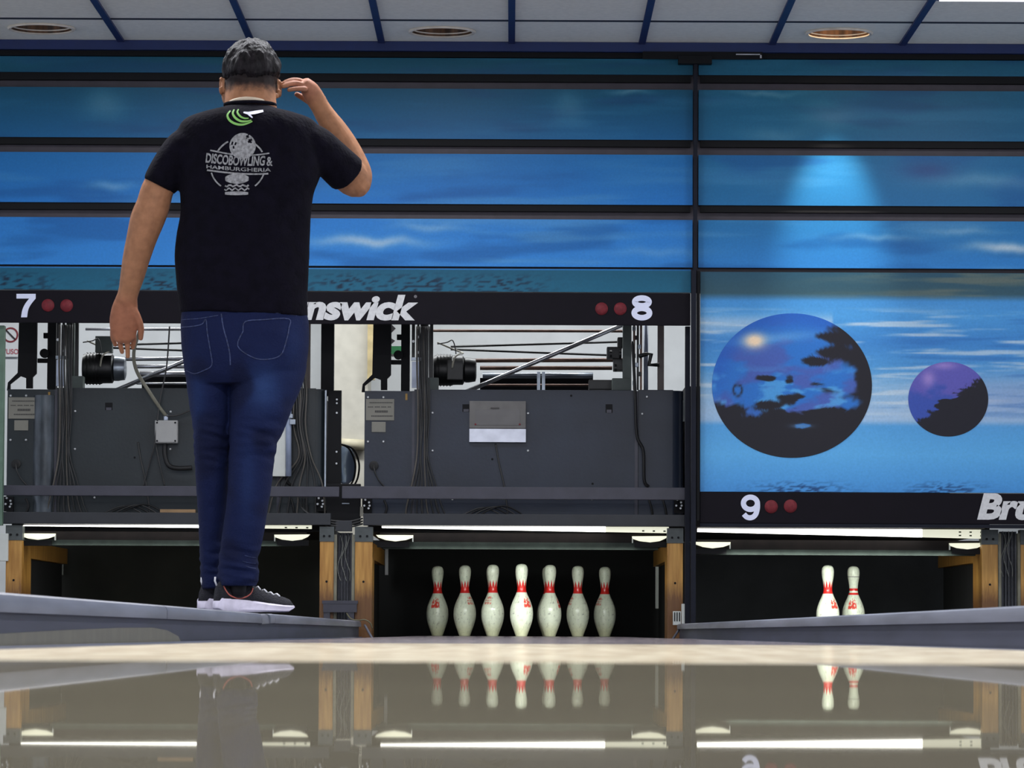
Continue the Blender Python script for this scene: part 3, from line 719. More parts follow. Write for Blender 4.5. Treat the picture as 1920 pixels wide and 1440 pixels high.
# ================================================================== PINS
PROF = [(2.03, 0), (2.35, .1), (2.828, .75), (3.906, 2.25), (4.51, 3.375), (4.766, 4.5), (4.563, 5.875), (3.703, 7.25), (2.472, 8.625), (1.965, 9.375), (1.797, 10), (1.87, 10.875), (2.094, 11.75), (2.406, 12.625), (2.547, 13.5), (2.45, 14.15), (2.1, 14.6), (1.45, 14.88), (.6, 15.0)]
def pin_mesh(style):
    prof = [(r * .0127, z * .0254) for r, z in spline(PROF, 6)]
    m = M(); seg = 96; m.c = []
    m.lathe(prof, (0, 0, 0), seg)
    for r, z in prof:
        for k in range(seg):
            a = k * 2 * math.pi / seg
            c = (226, 232, 212)
            sc = fbm(a * 4, z * 40, 3 + style)
            c = mix3(c, (186, 190, 170), .5 * sstep(.2, .6, sc))
            c = mix3(c, (128, 130, 118), .6 * sstep(.60, .72, fbm(a * 5, z * 70, 9 + style)))
            c = mix3(c, (196, 194, 150), .6 * sstep(.09, .01, z) if z < .09 else 0)
            red = (216, 44, 40)
            if style == 0:
                tri = abs(((a * 9 / (2 * math.pi)) % 1) - .5) * 2
                if .232 < z < .262 + .038 * (1 - tri): c = red
            else:
                if .228 < z < .240 or .250 < z < .262: c = red
                if .322 < z < .327: c = (130, 128, 122)
            # crown emblem in front (angle 0), small lettering at the back (angle pi)
            da = (a + math.pi) % (2 * math.pi) - math.pi; u = da / .42; v = (z - .185) / .030
            if abs(u) < 1 and abs(v) < 1:
                if v < -.55 or (v < .9 - .9 * abs(math.sin(u * 4.7))) or (u * u + (v - .1) ** 2 < .25): 
                    if fbm(u * 4, v * 4, 2) < .28: c = mix3(c, (218, 58, 48), .9)
            da = (a - math.pi + math.pi) % (2 * math.pi) - math.pi; u = da / .40; v = (z - .190) / .020
            if abs(u) < 1 and abs(v) < 1 and (abs(v) > .35 or abs(v) < .1) and fbm(u * 7, v * 3, 5) > -.06: c = mix3(c, (218, 74, 60), .8)
            m.c.append(rgb(*c))
    return m
m_pin = vcol_mat('worn_pin_coating', .22, .5)
m_nyl = mat('dark_pin_base', (70, 72, 58), .5)
def pin_proto(style, label, grp):
    t = thing('bowling_pin', label, 'bowling pin', (0, 0, 0), grp)
    part('body', pin_mesh(style), m_pin, t, smooth=True)
    part('base_ring', M().lathe([(.0262, -.0), (.0300, .004), (.0316, .008), (.0305, .0095), (.0262, .001)], (0, 0, 0), 40), m_nyl, t)
    return t
HX, HY, IN = .0555, 20.8, .0254
rows = [  # offset across (in), offset back (in), emblem angle, label
    (0, 0, 38, 'head pin, the foremost white pin in the middle of the group'),
    (-6, 10.39, 145, 'pin directly left of the head pin, small red lettering on its left'),
    (6, 10.39, 78, 'pin directly right of the head pin, another pin peeping out behind it'),
    (-12, 20.78, 222, 'second pin from the left, small red lettering on its right'),
    (0, 20.78, 190, 'pin hidden directly behind the head pin'),
    (12, 20.78, 110, 'second pin from the right in the group of seven'),
    (-18, 31.18, -12, 'leftmost pin of the group, red crown emblem on its front'),
    (-6.25, 31.18, 100, 'pin hidden behind the pin left of the head pin'),
    (5.78, 31.18, 60, 'pin peeping out behind the pin right of the head pin'),
    (18, 31.18, 128, 'rightmost and dullest pin of the group, dark scuffed head')]
p0 = pin_proto(0, rows[0][3], 'bowling pins')
for i, (a, b, ang, lab) in enumerate(rows):
    o = p0 if i == 0 else dup(p0, (0, 0, 0), 0, lab)
    o.location = (HX + a * IN, HY + b * IN, 0.0); o.rotation_euler = (0, 0, math.radians(-90 + ang))
o = dup(p0, (X(1552, HY), HY, 0), math.radians(-90 + 40), 'left one of the two pins on the right lane, crown neck band'); 
p1 = pin_proto(1, 'right one of the two pins on the right lane, with two neck stripes', 'bowling pins')
p1.location = (X(1600, HY + .264), HY + .264, 0); p1.rotation_euler = (0, 0, math.radians(-90 - 12))

# ================================================================== MACHINES
m_panel = mat('slate_machine_panel', (36, 43, 57), .33, var=.18, scale=3, bump=.05, bscale=60, spec=.35)
m_panel7 = mat('grey_green_machine_panel', (33, 40, 44), .33, var=.18, scale=3, bump=.05, bscale=60, spec=.35)
m_plate = mat('beige_notice_plate', (122, 120, 110), .5, var=.06)
m_ink = mat('dark_ink', (62, 60, 58), .6)
m_cable = mat('grey_black_cable', (46, 46, 46), .5, var=.2)
m_rod = mat('bright_steel_rod', (200, 200, 204), .25, metal=.85, var=.1)
m_rust = mat('rusty_brown_rod', (110, 84, 72), .4, metal=.3, var=.3)
m_motor = mat('black_motor_paint', (22, 23, 24), .4, var=.3)
m_galv = mat('galvanised_sheet', (140, 148, 158), .30, metal=.7, var=.2)
m_bent = mat('bent_shiny_sheet', (70, 76, 82), .34, metal=.45, var=.45, scale=5, stretch=(3, 1, 1.2))
m_grn = mat('grey_green_casting', (78, 88, 84), .5, var=.15)
m_label = mat('white_blue_label', (206, 216, 236), .4)
def pinsetter(DX, which):
    seven = which == 7
    mp = m_panel7 if seven else m_panel
    YP = 20.36
    D = Vector((DX, 0, 0))
    def sh(m):
        for v in m.v: v.x += DX
        return m
    def p(px, py, Y): return P(px, py, Y)
    def bx(a, y0, b, y1, Y, d, bev=0.0): return sh(M().pbox(a, y0, b, y1, Y, d, bev))
    def tb(pts, r, seg=8): return sh(M().tube(pts, r, seg))
    t = thing('pinsetter', 'grey-green pinsetter machine with a junction box, behind the man' if seven else 'open slate grey pinsetter machine above the seven pins in view', 'pinsetter', (P(980, 985, YP).x + DX, YP, Z(985, YP)), 'pinsetter machines')
    add = lambda name, m, ma, lab=None, sm=False, par=None: part(name, m, ma, par or t, lab, sm)
    cp = add('front_panel', bx(776, 731, 1191, 984, YP, .02, .002), mp)
    add('left_wing', bx(683, 733, 773, 984, YP + .003, .02, .002), mp)
    add('right_wing', bx(1196, 731, 1262, 984, YP + .003, .02, .002), mp)
    # rolled outer edge of the right wing
    c = P(1262, 850, YP); r = .055
    add('rolled_edge', sh(M().ring_loft([[(c.x + r * math.sin(k * math.pi / 18), YP + .003 + r - r * math.cos(k * math.pi / 18), z) for k in range(10)] + [(c.x + (r - .004) * math.sin(k * math.pi / 18), YP + .007 + (r - .004) - (r - .004) * math.cos(k * math.pi / 18), z) for k in range(9, -1, -1)] for z in (Z(984, YP), Z(731, YP))])), mp, None, 'auto')
    add('seam_strip', bx(772, 733, 777, 984, YP - .006, .02), m_rail); add('seam_strip', bx(1190, 733, 1196, 984, YP - .006, .02), m_rail)
    add('machine_body', bx(690, 745, 1275, 980, YP + .06, 1.6), m_black)
    add('pin_table_light_block', bx(690, 985, 1278, 999, YP + .1, 1.9), m_black)  # machine underside as a plain box, added to block back room light
    if seven:
        cc = P(753, 830, YP); R = .07
        add('bent_sheet', sh(M().ring_loft([[(cc.x + R * math.sin(k * .12), YP + R * (1 - math.cos(k * .12)) * 1.0 - .025, z) for k in range(-8, 9)] + [(cc.x + .06, YP + .01, z), (cc.x - .06, YP + .01, z)] for z in (Z(984, YP), Z(745, YP))])), m_bent, 'shiny bent metal sheet', 'auto')
    np_ = add('notice_plate', bx(686, 748, 739, 788, YP - .003, .008), m_plate)
    ink = M()
    for (a, b, y, h) in ((693, 736, 755, 1.6), (690, 700, 763, 1.6), (703, 712, 763, 1.6), (715, 724, 763, 1.6), (727, 733, 763, 1.6), (703, 727, 771.5, 4), (696, 736, 780, 2.2)):
        k = a
        while k < b:
            ink.pbox(k, y - h / 2, min(k + 2.6, b), y + h / 2, YP - .0045, .003); k += 3.2
    add('plate_print', sh(ink), m_ink, None, False, np_)
    add('small_plate', bx(697, 791, 723, 810, YP - .003, .008), m_plate)
    add('yellow_mark', bx(760, 738, 764, 750, YP - .002, .006), mat('ochre_paint', (150, 116, 50), .5))
    for px, py in ((690, 745), (719, 745), (690, 828), (719, 828), (811, 774), (811, 845), (990, 775), (990, 845), (1204, 776), (1213, 744), (848, 936), (1110, 936)):
        q = p(px, py, YP); s = sh(M().tube([q + Vector((0, .002, 0)), q - Vector((0, .005, 0)), q - Vector((0, .008, 0))], [.006, .006, .003], 12))
        add('screw', s, m_screw)
    q = p(701, 873, YP)
    so = add('cable_socket', sh(M().tube([q + Vector((0, .002, 0)), q - Vector((0, .012, 0)), q - Vector((0, .014, 0))], [.024, .024, .015], 24)), m_blk)
    add('socket_cable', tb(spline([p(701, 873, YP - .02), p(703, 885, YP - .03), p(710, 900, YP - .02), p(722, 914, YP - .01)], 5), .004), m_cable, None, True, so)
    for px, py, wd, ht in ((874, 765, 7, 7), (1142, 766, 6.5, 8)):
        nt_ = add('notch', bx(px - wd, py - ht, px + wd, py + ht, YP - .0015, .004), m_black)
        add('notch_sill', bx(px - wd + 2, py + 2, px + wd - 2, py + ht, YP - .004, .004), m_rail, None, False, nt_)
    for px, py in ((1071, 742), (923, 861), (1111, 907)):
        add('bolt_hole', sh(M().cyl(p(px, py, YP) + Vector((0, .002, 0)), p(px, py, YP) - Vector((0, .0015, 0)), .006, 12)), m_black)
    # cable bundle
    for k in range(8):
        x0 = 782 + k * 3.1; rr = .0035 + .0015 * (k % 3 == 0)
        pts = [p(x0 + 2 * math.sin(k), 612, YP - .03), p(x0 + 1.5 * math.sin(k * 2.1), 690, YP - .045), p(x0 + 2, 770, YP - .04 - .006 * (k % 3)), p(x0 + 3 * math.sin(k * 1.7), 850, YP - .03 - .006 * (k % 2)), p(x0 + (k - 3) * 3, 905, YP - .025), p(x0 + (k - 3) * 7, 958, YP - .015), p(x0 + (k - 2) * 9, 984, YP - .01)]
        add('bundle_cable', tb(spline(pts, 6), rr), m_cable if k % 4 else mat('taupe_cable', (84, 80, 74), .5), None, True)
    pts = [p(1186, 640, YP - .03), p(1191, 740, YP - .035), p(1194, 815, YP - .03), p(1206, 845, YP - .025), p(1208, 900, YP - .02), p(1216, 912, YP - .01)]
    add('thick_cable', tb(spline(pts, 8), .008, 10), m_blk, None, True)
    add('thin_cable', tb(spline([p(929, 832, YP - .008), p(936, 870, YP - .01), p(946, 915, YP - .012), p(952, 962, YP - .012), p(955, 984, YP - .01)], 6), .0045), m_cable, None, True)
    for k in range(4):
        a = 845 + k * 14; pts = [p(a, 978 - k, YP - .06), p(a + 30, 962 - 2 * k, YP - .07), p(a + 60, 952 - k, YP - .06), p(a + 90, 963, YP - .06), p(a + 105, 978, YP - .05)]
        add('looped_cable', tb(spline(pts, 5), .004), m_blk if k % 2 else m_cable, None, True)
    for a in (720, 1217, 1243):
        add('drop_cable', tb(spline([p(a, 938, YP - .02), p(a + 5, 955, YP - .03), p(a + (8 if a > 900 else -8), 982, YP - .02)], 5), .006), m_blk, None, True)
    for cx in (688, 1273):
        for k, (dx, dy) in enumerate(((-3, -8), (4, -3), (-5, 3), (3, 8), (5, 3))):
            add('corner_bolt', sh(M().cyl(p(cx + dx, 945 + dy, YP - .03), p(cx + dx, 945 + dy, YP - .05), .0055, 10)), m_screw)
        add('corner_block', bx(cx - 9, 934, cx + 9, 962, YP - .03, .03), m_black)
    # upper works -------------------------------------------------
    YU = 20.5
    add('chute_plate', sh(M().pprism([(700, 605), (734, 605), (733, 703), (726, 710), (726, 731), (714, 731), (714, 712), (703, 708), (684, 723), (684, 735), (678, 735), (680, 720), (698, 702)], YU, .03)), m_black)
    add('black_column', bx(752, 605, 768, 732, YU + .05, .08), m_black)
    add('arm', bx(733, 675, 754, 683, YU + .06, .03), m_black); add('arm', bx(744, 627, 755, 637, YU + .06, .03), m_black)
    q = p(747, 666, YU + .06); add('knob', sh(M().cyl(q, q - Vector((0, .03, 0)), .024, 16)), m_black)
    add('white_label', bx(772, 678, 787, 727, YU - .05, .02), m_label)
    add('label_clip', bx(771, 670, 789, 676, YU - .055, .03), m_galv)
    for a, b in ((772, 778), (782, 786), (796, 801), (806, 812)):
        add('guide_rail', bx(a, 605, b, 676 if a < 790 else 731, YU - .02, .03), m_motor)
    for px, py in ((784, 632), (784, 661), (775, 640)): add('rail_bolt', sh(M().cyl(p(px, py, YU - .06), p(px, py, YU - .075), .007, 10)), m_screw)
    add('upright', bx(788, 605, 803, 732, YU + .02, .05), m_grn if seven else m_motor)
    add('foot_block', bx(802, 708, 822, 732, YU - .05, .1), m_grn)
    # motor
    YM2 = 20.75; a, b = p(812, 694, YM2), p(872, 694, YM2)
    mo = add('motor', sh(M().tube([a, a + Vector((.004, 0, 0)), a + Vector((.02, 0, 0)), a + Vector((.10, 0, 0)), a + Vector((.105, 0, 0)), b - Vector((.012, 0, 0)), b], [.055, .075, .082, .082, .078, .078, .060], 32, ref=Vector((0, 1, 0)))), m_motor, None, 'auto')
    add('gear_head', sh(M().tube([b, b + Vector((.02, 0, 0)), b + Vector((.055, 0, 0)), b + Vector((.06, 0, 0))], [.066, .066, .060, .04], 28)), m_motor if not seven else m_galv, None, 'auto', mo)
    add('terminal_box', bx(838, 633 if seven else 676, 870 if seven else 868, 664 if seven else 712, YM2 - .09, .06, .004), m_grn if seven else m_motor, None, False, mo)
    for k in range(5):
        xx = a.x + .02 + k * .017
        add('cooling_fin', sh(M().tube([(xx, a.y, a.z), (xx + .005, a.y, a.z)], .086, 28)), m_motor, None, 'auto', mo)
    add('motor_cable', tb(spline([p(848, 690, YM2 - .1), p(852, 672, YM2 - .12), p(860, 664, YM2 - .1), p(868, 662, YM2 - .06), p(850, 655, YM2 - .02), p(820, 642, YM2)], 6), .0045), mat('cream_cable', (188, 184, 168), .4), None, True, mo)
    add('loop_wire', tb(spline([p(820, 645, YU), p(838, 642, YU), p(848, 638, YU), p(853, 650, YU), p(855, 664, YU)], 6), .003), m_cable, None, True)
    # rods across
    for (x0, y0, x1, y1, Y, r, ma) in ((806, 620, 1168, 621, 21.1, .0075, m_rust), (845, 650, 1162, 641, 21.3, .006, m_motor), (845, 655, 1142, 666, 21.4, .006, m_motor), (885, 676, 1178, 675, 20.9, .011, m_rust), (900, 690, 1148, 690, 21.0, .011, m_rust), (905, 704, 1112, 704, 21.2, .016, m_galv), (905, 722, 1104, 722, 21.0, .006, m_rust)):
        add('cross_rod', tb([p(x0, y0, Y), p(x1, y1, Y)], r, 12), m_rod if (seven and ma is not m_motor) else ma, None, True)
    add('diagonal_rod', tb([p(868, 737, 20.8), p(1167, 609, 20.8)], .012, 12), m_rod, 'bright diagonal rod', True)
    add('dark_trough', bx(900, 709, 1112, 733, 21.5, .1), m_black)
    for a in (1007, 1016): add('trough_strap', bx(a, 697, a + 6, 732, 20.95, .02), m_galv)
    # right column
    add('bearing_column', bx(1168, 605, 1184, 732, YU, .08), m_grn)
    add('bearing_block', bx(1148, 709, 1184, 732, YU - .04, .12, .004), m_grn)
    for (a, y0, b, y1) in ((1138, 650, 1166, 672), (1104, 712, 1150, 731), (1150, 672, 1170, 695), (1158, 632, 1168, 652)):
        add('bearing_housing', bx(a, y0, b, y1, YU + .1, .1, .006), m_motor)
    for k in range(4):
        q = p(1143 + k * 9, 664 + (k % 2) * 26, YU + .08); add('collar', sh(M().tube([q, q + Vector((.012, 0, 0))], .02, 14)), m_motor)
    for a, ma in ((1187, m_rust), (1194, m_motor), (1200, m_rust)): add('chain_strand', bx(a, 605, a + 4, 731, YU + .03, .02), ma)
    for k in range(7): add('chain_link', bx(1186 + (k % 3) * 5, 612 + k * 17, 1192 + (k % 3) * 5, 620 + k * 17, YU + .02, .02, .002), m_motor if k % 2 else m_galv)
    add('blue_grey_pipe', tb([p(1211, 605, YU + .2), p(1211, 731, YU + .2)], .012, 12), mat('blue_grey_pipe', (150, 162, 186), .4), None, True)
    add('crank_arm', tb([p(1198, 668, YU), p(1212, 664, YU), p(1221, 664, YU), p(1217, 684, YU), p(1236, 684, YU)], .011, 10), m_motor, None, True)
    add('vertical_bar', bx(1233, 605, 1245, 731, YU + .05, .03), mat('brown_bar', (104, 94, 90), .5))
    if not seven:
        ds = add('display_box', bx(880, 752, 986, 803, YP - .03, .03, .003), mat('grey_taupe_display', (96, 94, 92), .4))
        add('display_window', bx(891, 768, 975, 797, YP - .033, .005), mat('grey_taupe_window', (88, 86, 86), .3), None, False, ds)
        add('red_led', bx(890, 794, 893, 797, YP - .036, .005), m_lamp, None, False, ds); add('red_led', bx(973, 794, 976, 797, YP - .036, .005), m_lamp, None, False, ds)
        add('display_print', bx(920, 764, 936, 766.5, YP - .035, .005), m_ink, None, False, ds)
        add('white_strip', bx(880, 804, 986, 829, YP - .028, .028, .002), mat('white_blue_strip', (226, 230, 244), .4), 'white strip under the display')
        add('side_latch', bx(1281, 750, 1289, 790, YP - .06, .04), m_capmetal)
    else:
        add('side_plate', bx(1284, 735, 1309, 912, YP + .02, .05), m_black)
        add('side_column', bx(1268, 605, 1292, 745, YP + .1, .06), m_black)
        for y in (752, 759, 777, 850, 872): add('plate_bolt', sh(M().cyl(p(1301, y, YP + .02), p(1301, y, YP + .012), .005, 10)), m_screw)
        for k in range(7):
            a = 1222 + k * 4
            add('side_cable', tb(spline([p(a - 12, 640, YP - .02), p(a, 730, YP - .05), p(a + 4 * math.sin(k), 800, YP - .06), p(a + 10, 860, YP - .05), p(a + (k - 3) * 10, 910, YP - .04), p(a + (k - 3) * 14 - 6, 972, YP - .03)], 6), .0045), m_cable if k % 3 else mat('taupe_cable', (84, 80, 74), .5), None, True)
        add('edge_trim', bx(1279, 735, 1282, 960, YP - .004, .02), m_galv)
    return t
pinsetter(0, 8)
D7 = -671 * 20.36 / F
pinsetter(D7, 7)
t9 = thing('pinsetter', 'dark light-blocking boxes in place of the pinsetter above the two right pins', 'pinsetter', (LANES[9], 21.2, .58), 'pinsetter machines')  # boxes added to block back room light; the machine itself is left out
part('pin_table_light_block', M().box(LANES[9] - .74, LANES[9] + .8, 20.4, 22.42, .538, .62), m_black, t9)
part('machine_body', M().box(LANES[9] - .77, LANES[9] + .6, 20.45, 22.0, .63, 1.3), m_black, t9)

# frame rails
single('guard_rail', M().pbox(-40, 911, 636, 930, 20.08, .05, .003), m_rail, 'slate rail crossing the left machine, behind the man\'s legs', 'rail')
single('guard_rail', M().pbox(641, 913, 1290, 936, 20.08, .05, .003), m_rail, 'slate rail crossing the middle machine, above the seven pins', 'rail')
single('support_beam', M().pbox(3, 961, 620, 983, 20.08, .08, .003), m_beam, 'charcoal beam directly over the left light bar', 'beam')
single('support_beam', M().pbox(681, 964, 1284, 986, 20.08, .08, .003), m_beam, 'charcoal beam directly over the middle light bar', 'beam')
jb = thing('gearbox', 'black gearbox jammed between the two machines under the rail', 'gearbox', (X(645, 20.3), 20.35, Z(985, 20.3)))
part('case', M().pbox(612, 907, 676, 984, 20.3, .05, .006), m_black, jb)
part('front_plate', M().pbox(629, 976, 660, 996, 20.10, .04, .003), m_beam, jb)
part('tag', M().pbox(641, 943, 655, 945, 20.297, .005), m_galv, jb)
for k in range(3): part('wire', M().tube(spline([P(560 + k * 6, 930, 20.2), P(568 + k * 4, 955 + 4 * k, 20.12), P(600, 972 + 4 * k, 20.1), P(650, 978 + 5 * k, 20.11), P(680, 972 + 5 * k, 20.14)], 6), .0045, 8), m_cable, jb, None, True)
part('pale_bracket', M().pbox(675, 950, 681, 968, 20.29, .03), m_plate, jb)
single('wood_batten', M().pbox(300, 955, 366, 961, 20.09, .05), mat('raw_wood_batten', (140, 112, 78), .6), 'thin raw wood batten on the left beam beside the man\'s legs', 'wood strip')

# junction box on the left machine
j = thing('junction_box', 'square grey junction box hanging on the left machine panel', 'junction box', (X(311, 20.3), 20.3, Z(831, 20.3)))
YJ = 20.29
part('box', M().pbox(290, 788, 333, 831, YJ, .06, .006), mat('light_grey_plastic', (158, 158, 156), .45, var=.05), j)
part('lid', M().pbox(292, 790, 331, 829, YJ - .006, .008, .003), mat('light_grey_plastic', (158, 158, 156), .45), j)
for a in (294.5, 328.5):
    for b in (792.5, 826.5): part('lid_screw', M().cyl(P(a, b, YJ - .005), P(a, b, YJ - .009), .005, 10), m_black, j)
part('gland', M().cyl(P(311, 788, YJ + .03), P(311, 778, YJ + .03), .011, 14), m_label, j)
part('hose', M().tube(spline([P(309, 831, YJ + .03), P(309, 852, YJ + .02), P(316, 872, YJ + .01), P(332, 878, YJ), P(360, 877, YJ)], 8), .012, 12), m_blk, j, 'black corrugated hose', True)
part('strap', M().tube(spline([P(262, 620, YJ - .05), P(251, 660, YJ - .05), P(256, 695, YJ - .04), P(280, 735, YJ - .03), P(300, 765, YJ), P(311, 779, YJ + .02)], 8), .009, 10, depth=.004), mat('olive_grey_strap', (112, 110, 96), .6), j, 'olive grey flat cable', True)
part('lead', M().tube(spline([P(318, 612, YJ), P(312, 690, YJ), P(300, 750, YJ), P(290, 830, YJ), P(280, 870, YJ + .02), P(268, 912, YJ + .03)], 8), .004, 8), m_cable, j, None, True)
part('lead', M().tube(spline([P(292, 831, YJ + .03), P(297, 860, YJ + .02), P(309, 912, YJ + .03)], 8), .004, 8), m_cable, j, None, True)
part('lead', M().tube(spline([P(312, 780, YJ), P(335, 778, YJ), P(366, 765, YJ)], 8), .004, 8), m_cable, j, None, True)

cb_ = thing('notice_board', 'tall white board with a grey pipe, right of the man\'s knee', 'board', (X(500, 20.28), 20.28, Z(893, 20.28)))
part('board', M().pbox(430, 735, 536, 893, 20.28, .03, .003), m_wht, cb_)
part('pipe', M().tube([P(541, 715, 20.27), P(541, 893, 20.27)], .015, 14), mat('blue_grey_pipe', (150, 162, 186), .4), cb_, None, True)
part('pipe_clamp', M().pbox(534, 776, 549, 784, 20.245, .06, .003).pbox(543, 786, 554, 796, 20.245, .03, .003), m_galv, cb_)

# back room
wp = thing('wall_pillar', 'off-white concrete pillar seen between the two machines', 'pillar', (X(655, 23.0), 23.2, -.14))
part('shaft', M().box(X(621, 23.0), X(690, 23.0), 23.0, 23.5, -.14, 2.2), mat('off_white_concrete', (196, 192, 180), .85, var=.06), wp)
single('yellowed_board', M().pbox(689, 600, 703, 712, 22.95, .05), mat('yellowed_board', (186, 168, 124), .7, var=.2), 'yellowed board strip beside the concrete pillar', 'board')
part('pipe', M().tube([P(628, 831, 22.97), P(686, 834, 22.97)], .03, 14), mat('cream_duct', (198, 190, 164), .6), wp, 'cream pipe across the pillar', True)
cbag = thing('clear_bag', 'clear plastic bag with black cords between the machines', 'bag', (X(652, 21.0), 21.0, Z(912, 21.0)))
mg = bpy.data.materials.new('clear_plastic_film'); mg.use_nodes = True
bb = mg.node_tree.nodes['Principled BSDF']; bb.inputs['Base Color'].default_value = rgb(190, 210, 235); bb.inputs['Roughness'].default_value = .12; bb.inputs['Transmission Weight'].default_value = .55; bb.inputs['IOR'].default_value = 1.3
nz = mg.node_tree.nodes.new('ShaderNodeTexNoise'); nz.inputs['Scale'].default_value = 25; bp = mg.node_tree.nodes.new('ShaderNodeBump'); bp.inputs['Strength'].default_value = .6
mg.node_tree.links.new(nz.outputs['Fac'], bp.inputs['Height']); mg.node_tree.links.new(bp.outputs['Normal'], bb.inputs['Normal'])
bm_ = M().ell(P(648, 872, 21.0), .052, .05, .105, nu=28, nv=18)
for v in bm_.v: v += Vector((noise.noise(v * 18), noise.noise(v * 18 + Vector((5, 5, 5))), 0)) * .012
part('film', bm_, mg, cbag, None, True)
for k in (0, 7): part('cord', M().tube(spline([P(640, 833, 20.95), P(655 + k, 842, 20.95), P(666 + k, 868, 20.95), P(664 + k, 895, 20.95), P(656 + k, 912, 20.95)], 8), .005, 8), m_blk, cbag, None, True)
# notices on the back wall
YW = 23.58
ns = thing('prohibition_sign', 'white notice with a red crossed circle at the left edge', 'sign', (X(16, YW), YW, Z(670, YW)))
part('sheet', M().pbox(-6, 600, 36, 669, YW, .01), m_white, ns)
c = P(20, 628, YW); ringm = M(); R0, R1 = .046, .036
ringm.ring_loft([[(c.x + r * math.cos(k * math.pi / 20), YW - h, c.z + r * math.sin(k * math.pi / 20)) for k in range(40)] for r, h in ((R0, .0), (R0, .003), (R1, .003), (R1, .0))], cap=False)
part('red_circle', ringm, mat('dark_red_ink', (120, 26, 40), .5), ns)
d = Vector((.7071, 0, -.7071)); e = Vector((.7071, 0, .7071)) * .005
q = [c - d * .04 + e, c + d * .04 + e, c + d * .04 - e, c - d * .04 - e]
part('slash', M().prism([(v.x, v.z) for v in q], YW - .003, YW - .0005), mat('near_black_ink', (30, 22, 30), .5), ns)
part('lettering', text_at(M(), "L'USO DI", 4, 654, 50, 664, YW, .02), mat('faded_red_ink', (176, 90, 100), .5), ns)
gs = thing('safety_sign', 'green and white safety notice glimpsed behind the machine arm', 'sign', (X(745, YW), YW, Z(666, YW)))
part('sheet', M().pbox(725, 596, 762, 664, YW, .01), m_white, gs)
part('green_band', M().pbox(725, 649, 762, 664, YW - .002, .004), mat('safety_green', (40, 122, 72), .5), gs)
part('arrow', M().pprism([(733, 607), (742, 616), (733, 625)], YW - .002, .004), mat('near_black_ink', (30, 22, 30), .5), gs)
part('arrow', M().pprism([(733, 634), (741, 639), (733, 646)], YW - .002, .004), mat('near_black_ink', (30, 22, 30), .5), gs)
# ================================================================== THE MAN
YB = 12.33                     # his depth, on the left divider
S = F / YB                     # pixels per metre there
def B(px, py, d=0.0):
    "point of his body: pixel layout at his depth, d metres further away"
    q = P(px, py, YB); return Vector((q.x, q.y + d, q.z))
def remesh(m, voxel, smooth=4, fac=.5):
    me = bpy.data.meshes.new('tmp'); me.from_pydata([tuple(v) for v in m.v], [], m.f); me.update()
    b_ = bmesh.new(); b_.from_mesh(me); bmesh.ops.triangulate(b_, faces=b_.faces); bmesh.ops.recalc_face_normals(b_, faces=b_.faces); b_.to_mesh(me); b_.free()
    o = bpy.data.objects.new('tmp', me); COL.objects.link(o)
    r = o.modifiers.new('r', 'REMESH'); r.mode = 'VOXEL'; r.voxel_size = voxel
    s = o.modifiers.new('s', 'SMOOTH'); s.factor = fac; s.iterations = smooth
    dg = bpy.context.evaluated_depsgraph_get(); dg.update()
    nm = bpy.data.meshes.new_from_object(o.evaluated_get(dg))
    out = M(); out.v = [v.co.copy() for v in nm.vertices]; out.f = [tuple(p.vertices) for p in nm.polygons]
    bpy.data.objects.remove(o); bpy.data.meshes.remove(me); bpy.data.meshes.remove(nm)
    return out
def rings_h(m, rows, seg=40, ex=2.3, k=5):
    "stack of horizontal super-ellipses; row = y_left, y_right, x_left, x_right, half depth, depth of centre"
    out = []
    for yl, yr, xl, xr, hd, dc in spline(rows, k):
        ring = []
        for i in range(seg):
            a = 2 * math.pi * i / seg; c, s = math.cos(a), math.sin(a)
            u = math.copysign(abs(c) ** (2 / ex), c); v = math.copysign(abs(s) ** (2 / ex), s)
            ring.append(B((xl + xr) / 2 + (xr - xl) / 2 * u, (yl + yr) / 2 + (yr - yl) / 2 * u, dc + hd * v))
        out.append(ring)
    m.ring_loft(out)
def limb(m, pts, k=5, seg=20, rounded=True):
    "pts: px, py, depth, radius in px, radius in depth (m)"
    q = spline(pts, k)
    m.tube([B(a, b, c) for a, b, c, r, s in q], [r / S for a, b, c, r, s in q], seg, True, [s for a, b, c, r, s in q], rounded=rounded)

# ---- body ---------------------------------------------------------
b = M()
rings_h(b, [(206, 206, 420, 512, .060, .02), (216, 216, 392, 540, .082, .01), (232, 232, 352, 586, .100, .0), (260, 260, 345, 592, .115, 0), (330, 330, 346, 590, .122, 0), (420, 420, 346, 574, .122, 0), (520, 520, 342, 570, .126, 0), (600, 600, 346, 570, .13, .0), (680, 680, 356, 560, .12, 0), (706, 706, 372, 545, .10, 0)])
limb(b, [(470, 232, .015, 52, .068), (469, 205, .025, 50, .070), (468, 185, .035, 49, .074), (468, 150, .045, 47, .07)])           # neck
hc = B(469, 133, .065)
b.ell(hc + Vector((0, .0, .008)), 51 / S, .098, 57 / S, nu=32, nv=24)                       # skull
b.ell(B(461, 172, .09), 50 / S, .085, 38 / S, nu=28, nv=18)                                # jaw
b.ell(B(454, 192, .135), 24 / S, .035, 20 / S)                                             # chin
b.ell(B(452, 158, .172), .013, .022, .022)                                               # nose
b.ell(B(452, 164, .186), .014, .010, .010)
for sx in (-1, 1):
    b.ell(B(453 + sx * 20, 140, .150), .018, .014, .008)                                  # brow
    b.ell(B(453 + sx * 20, 148, .149), .013, .012, .010)                                  # eye
    b.ell(B(453 + sx * 28, 165, .135), .018, .020, .016)                                  # cheek
b.ell(B(453, 177, .172), .024, .009, .005); b.ell(B(453, 182, .171), .021, .009, .006)   # lips
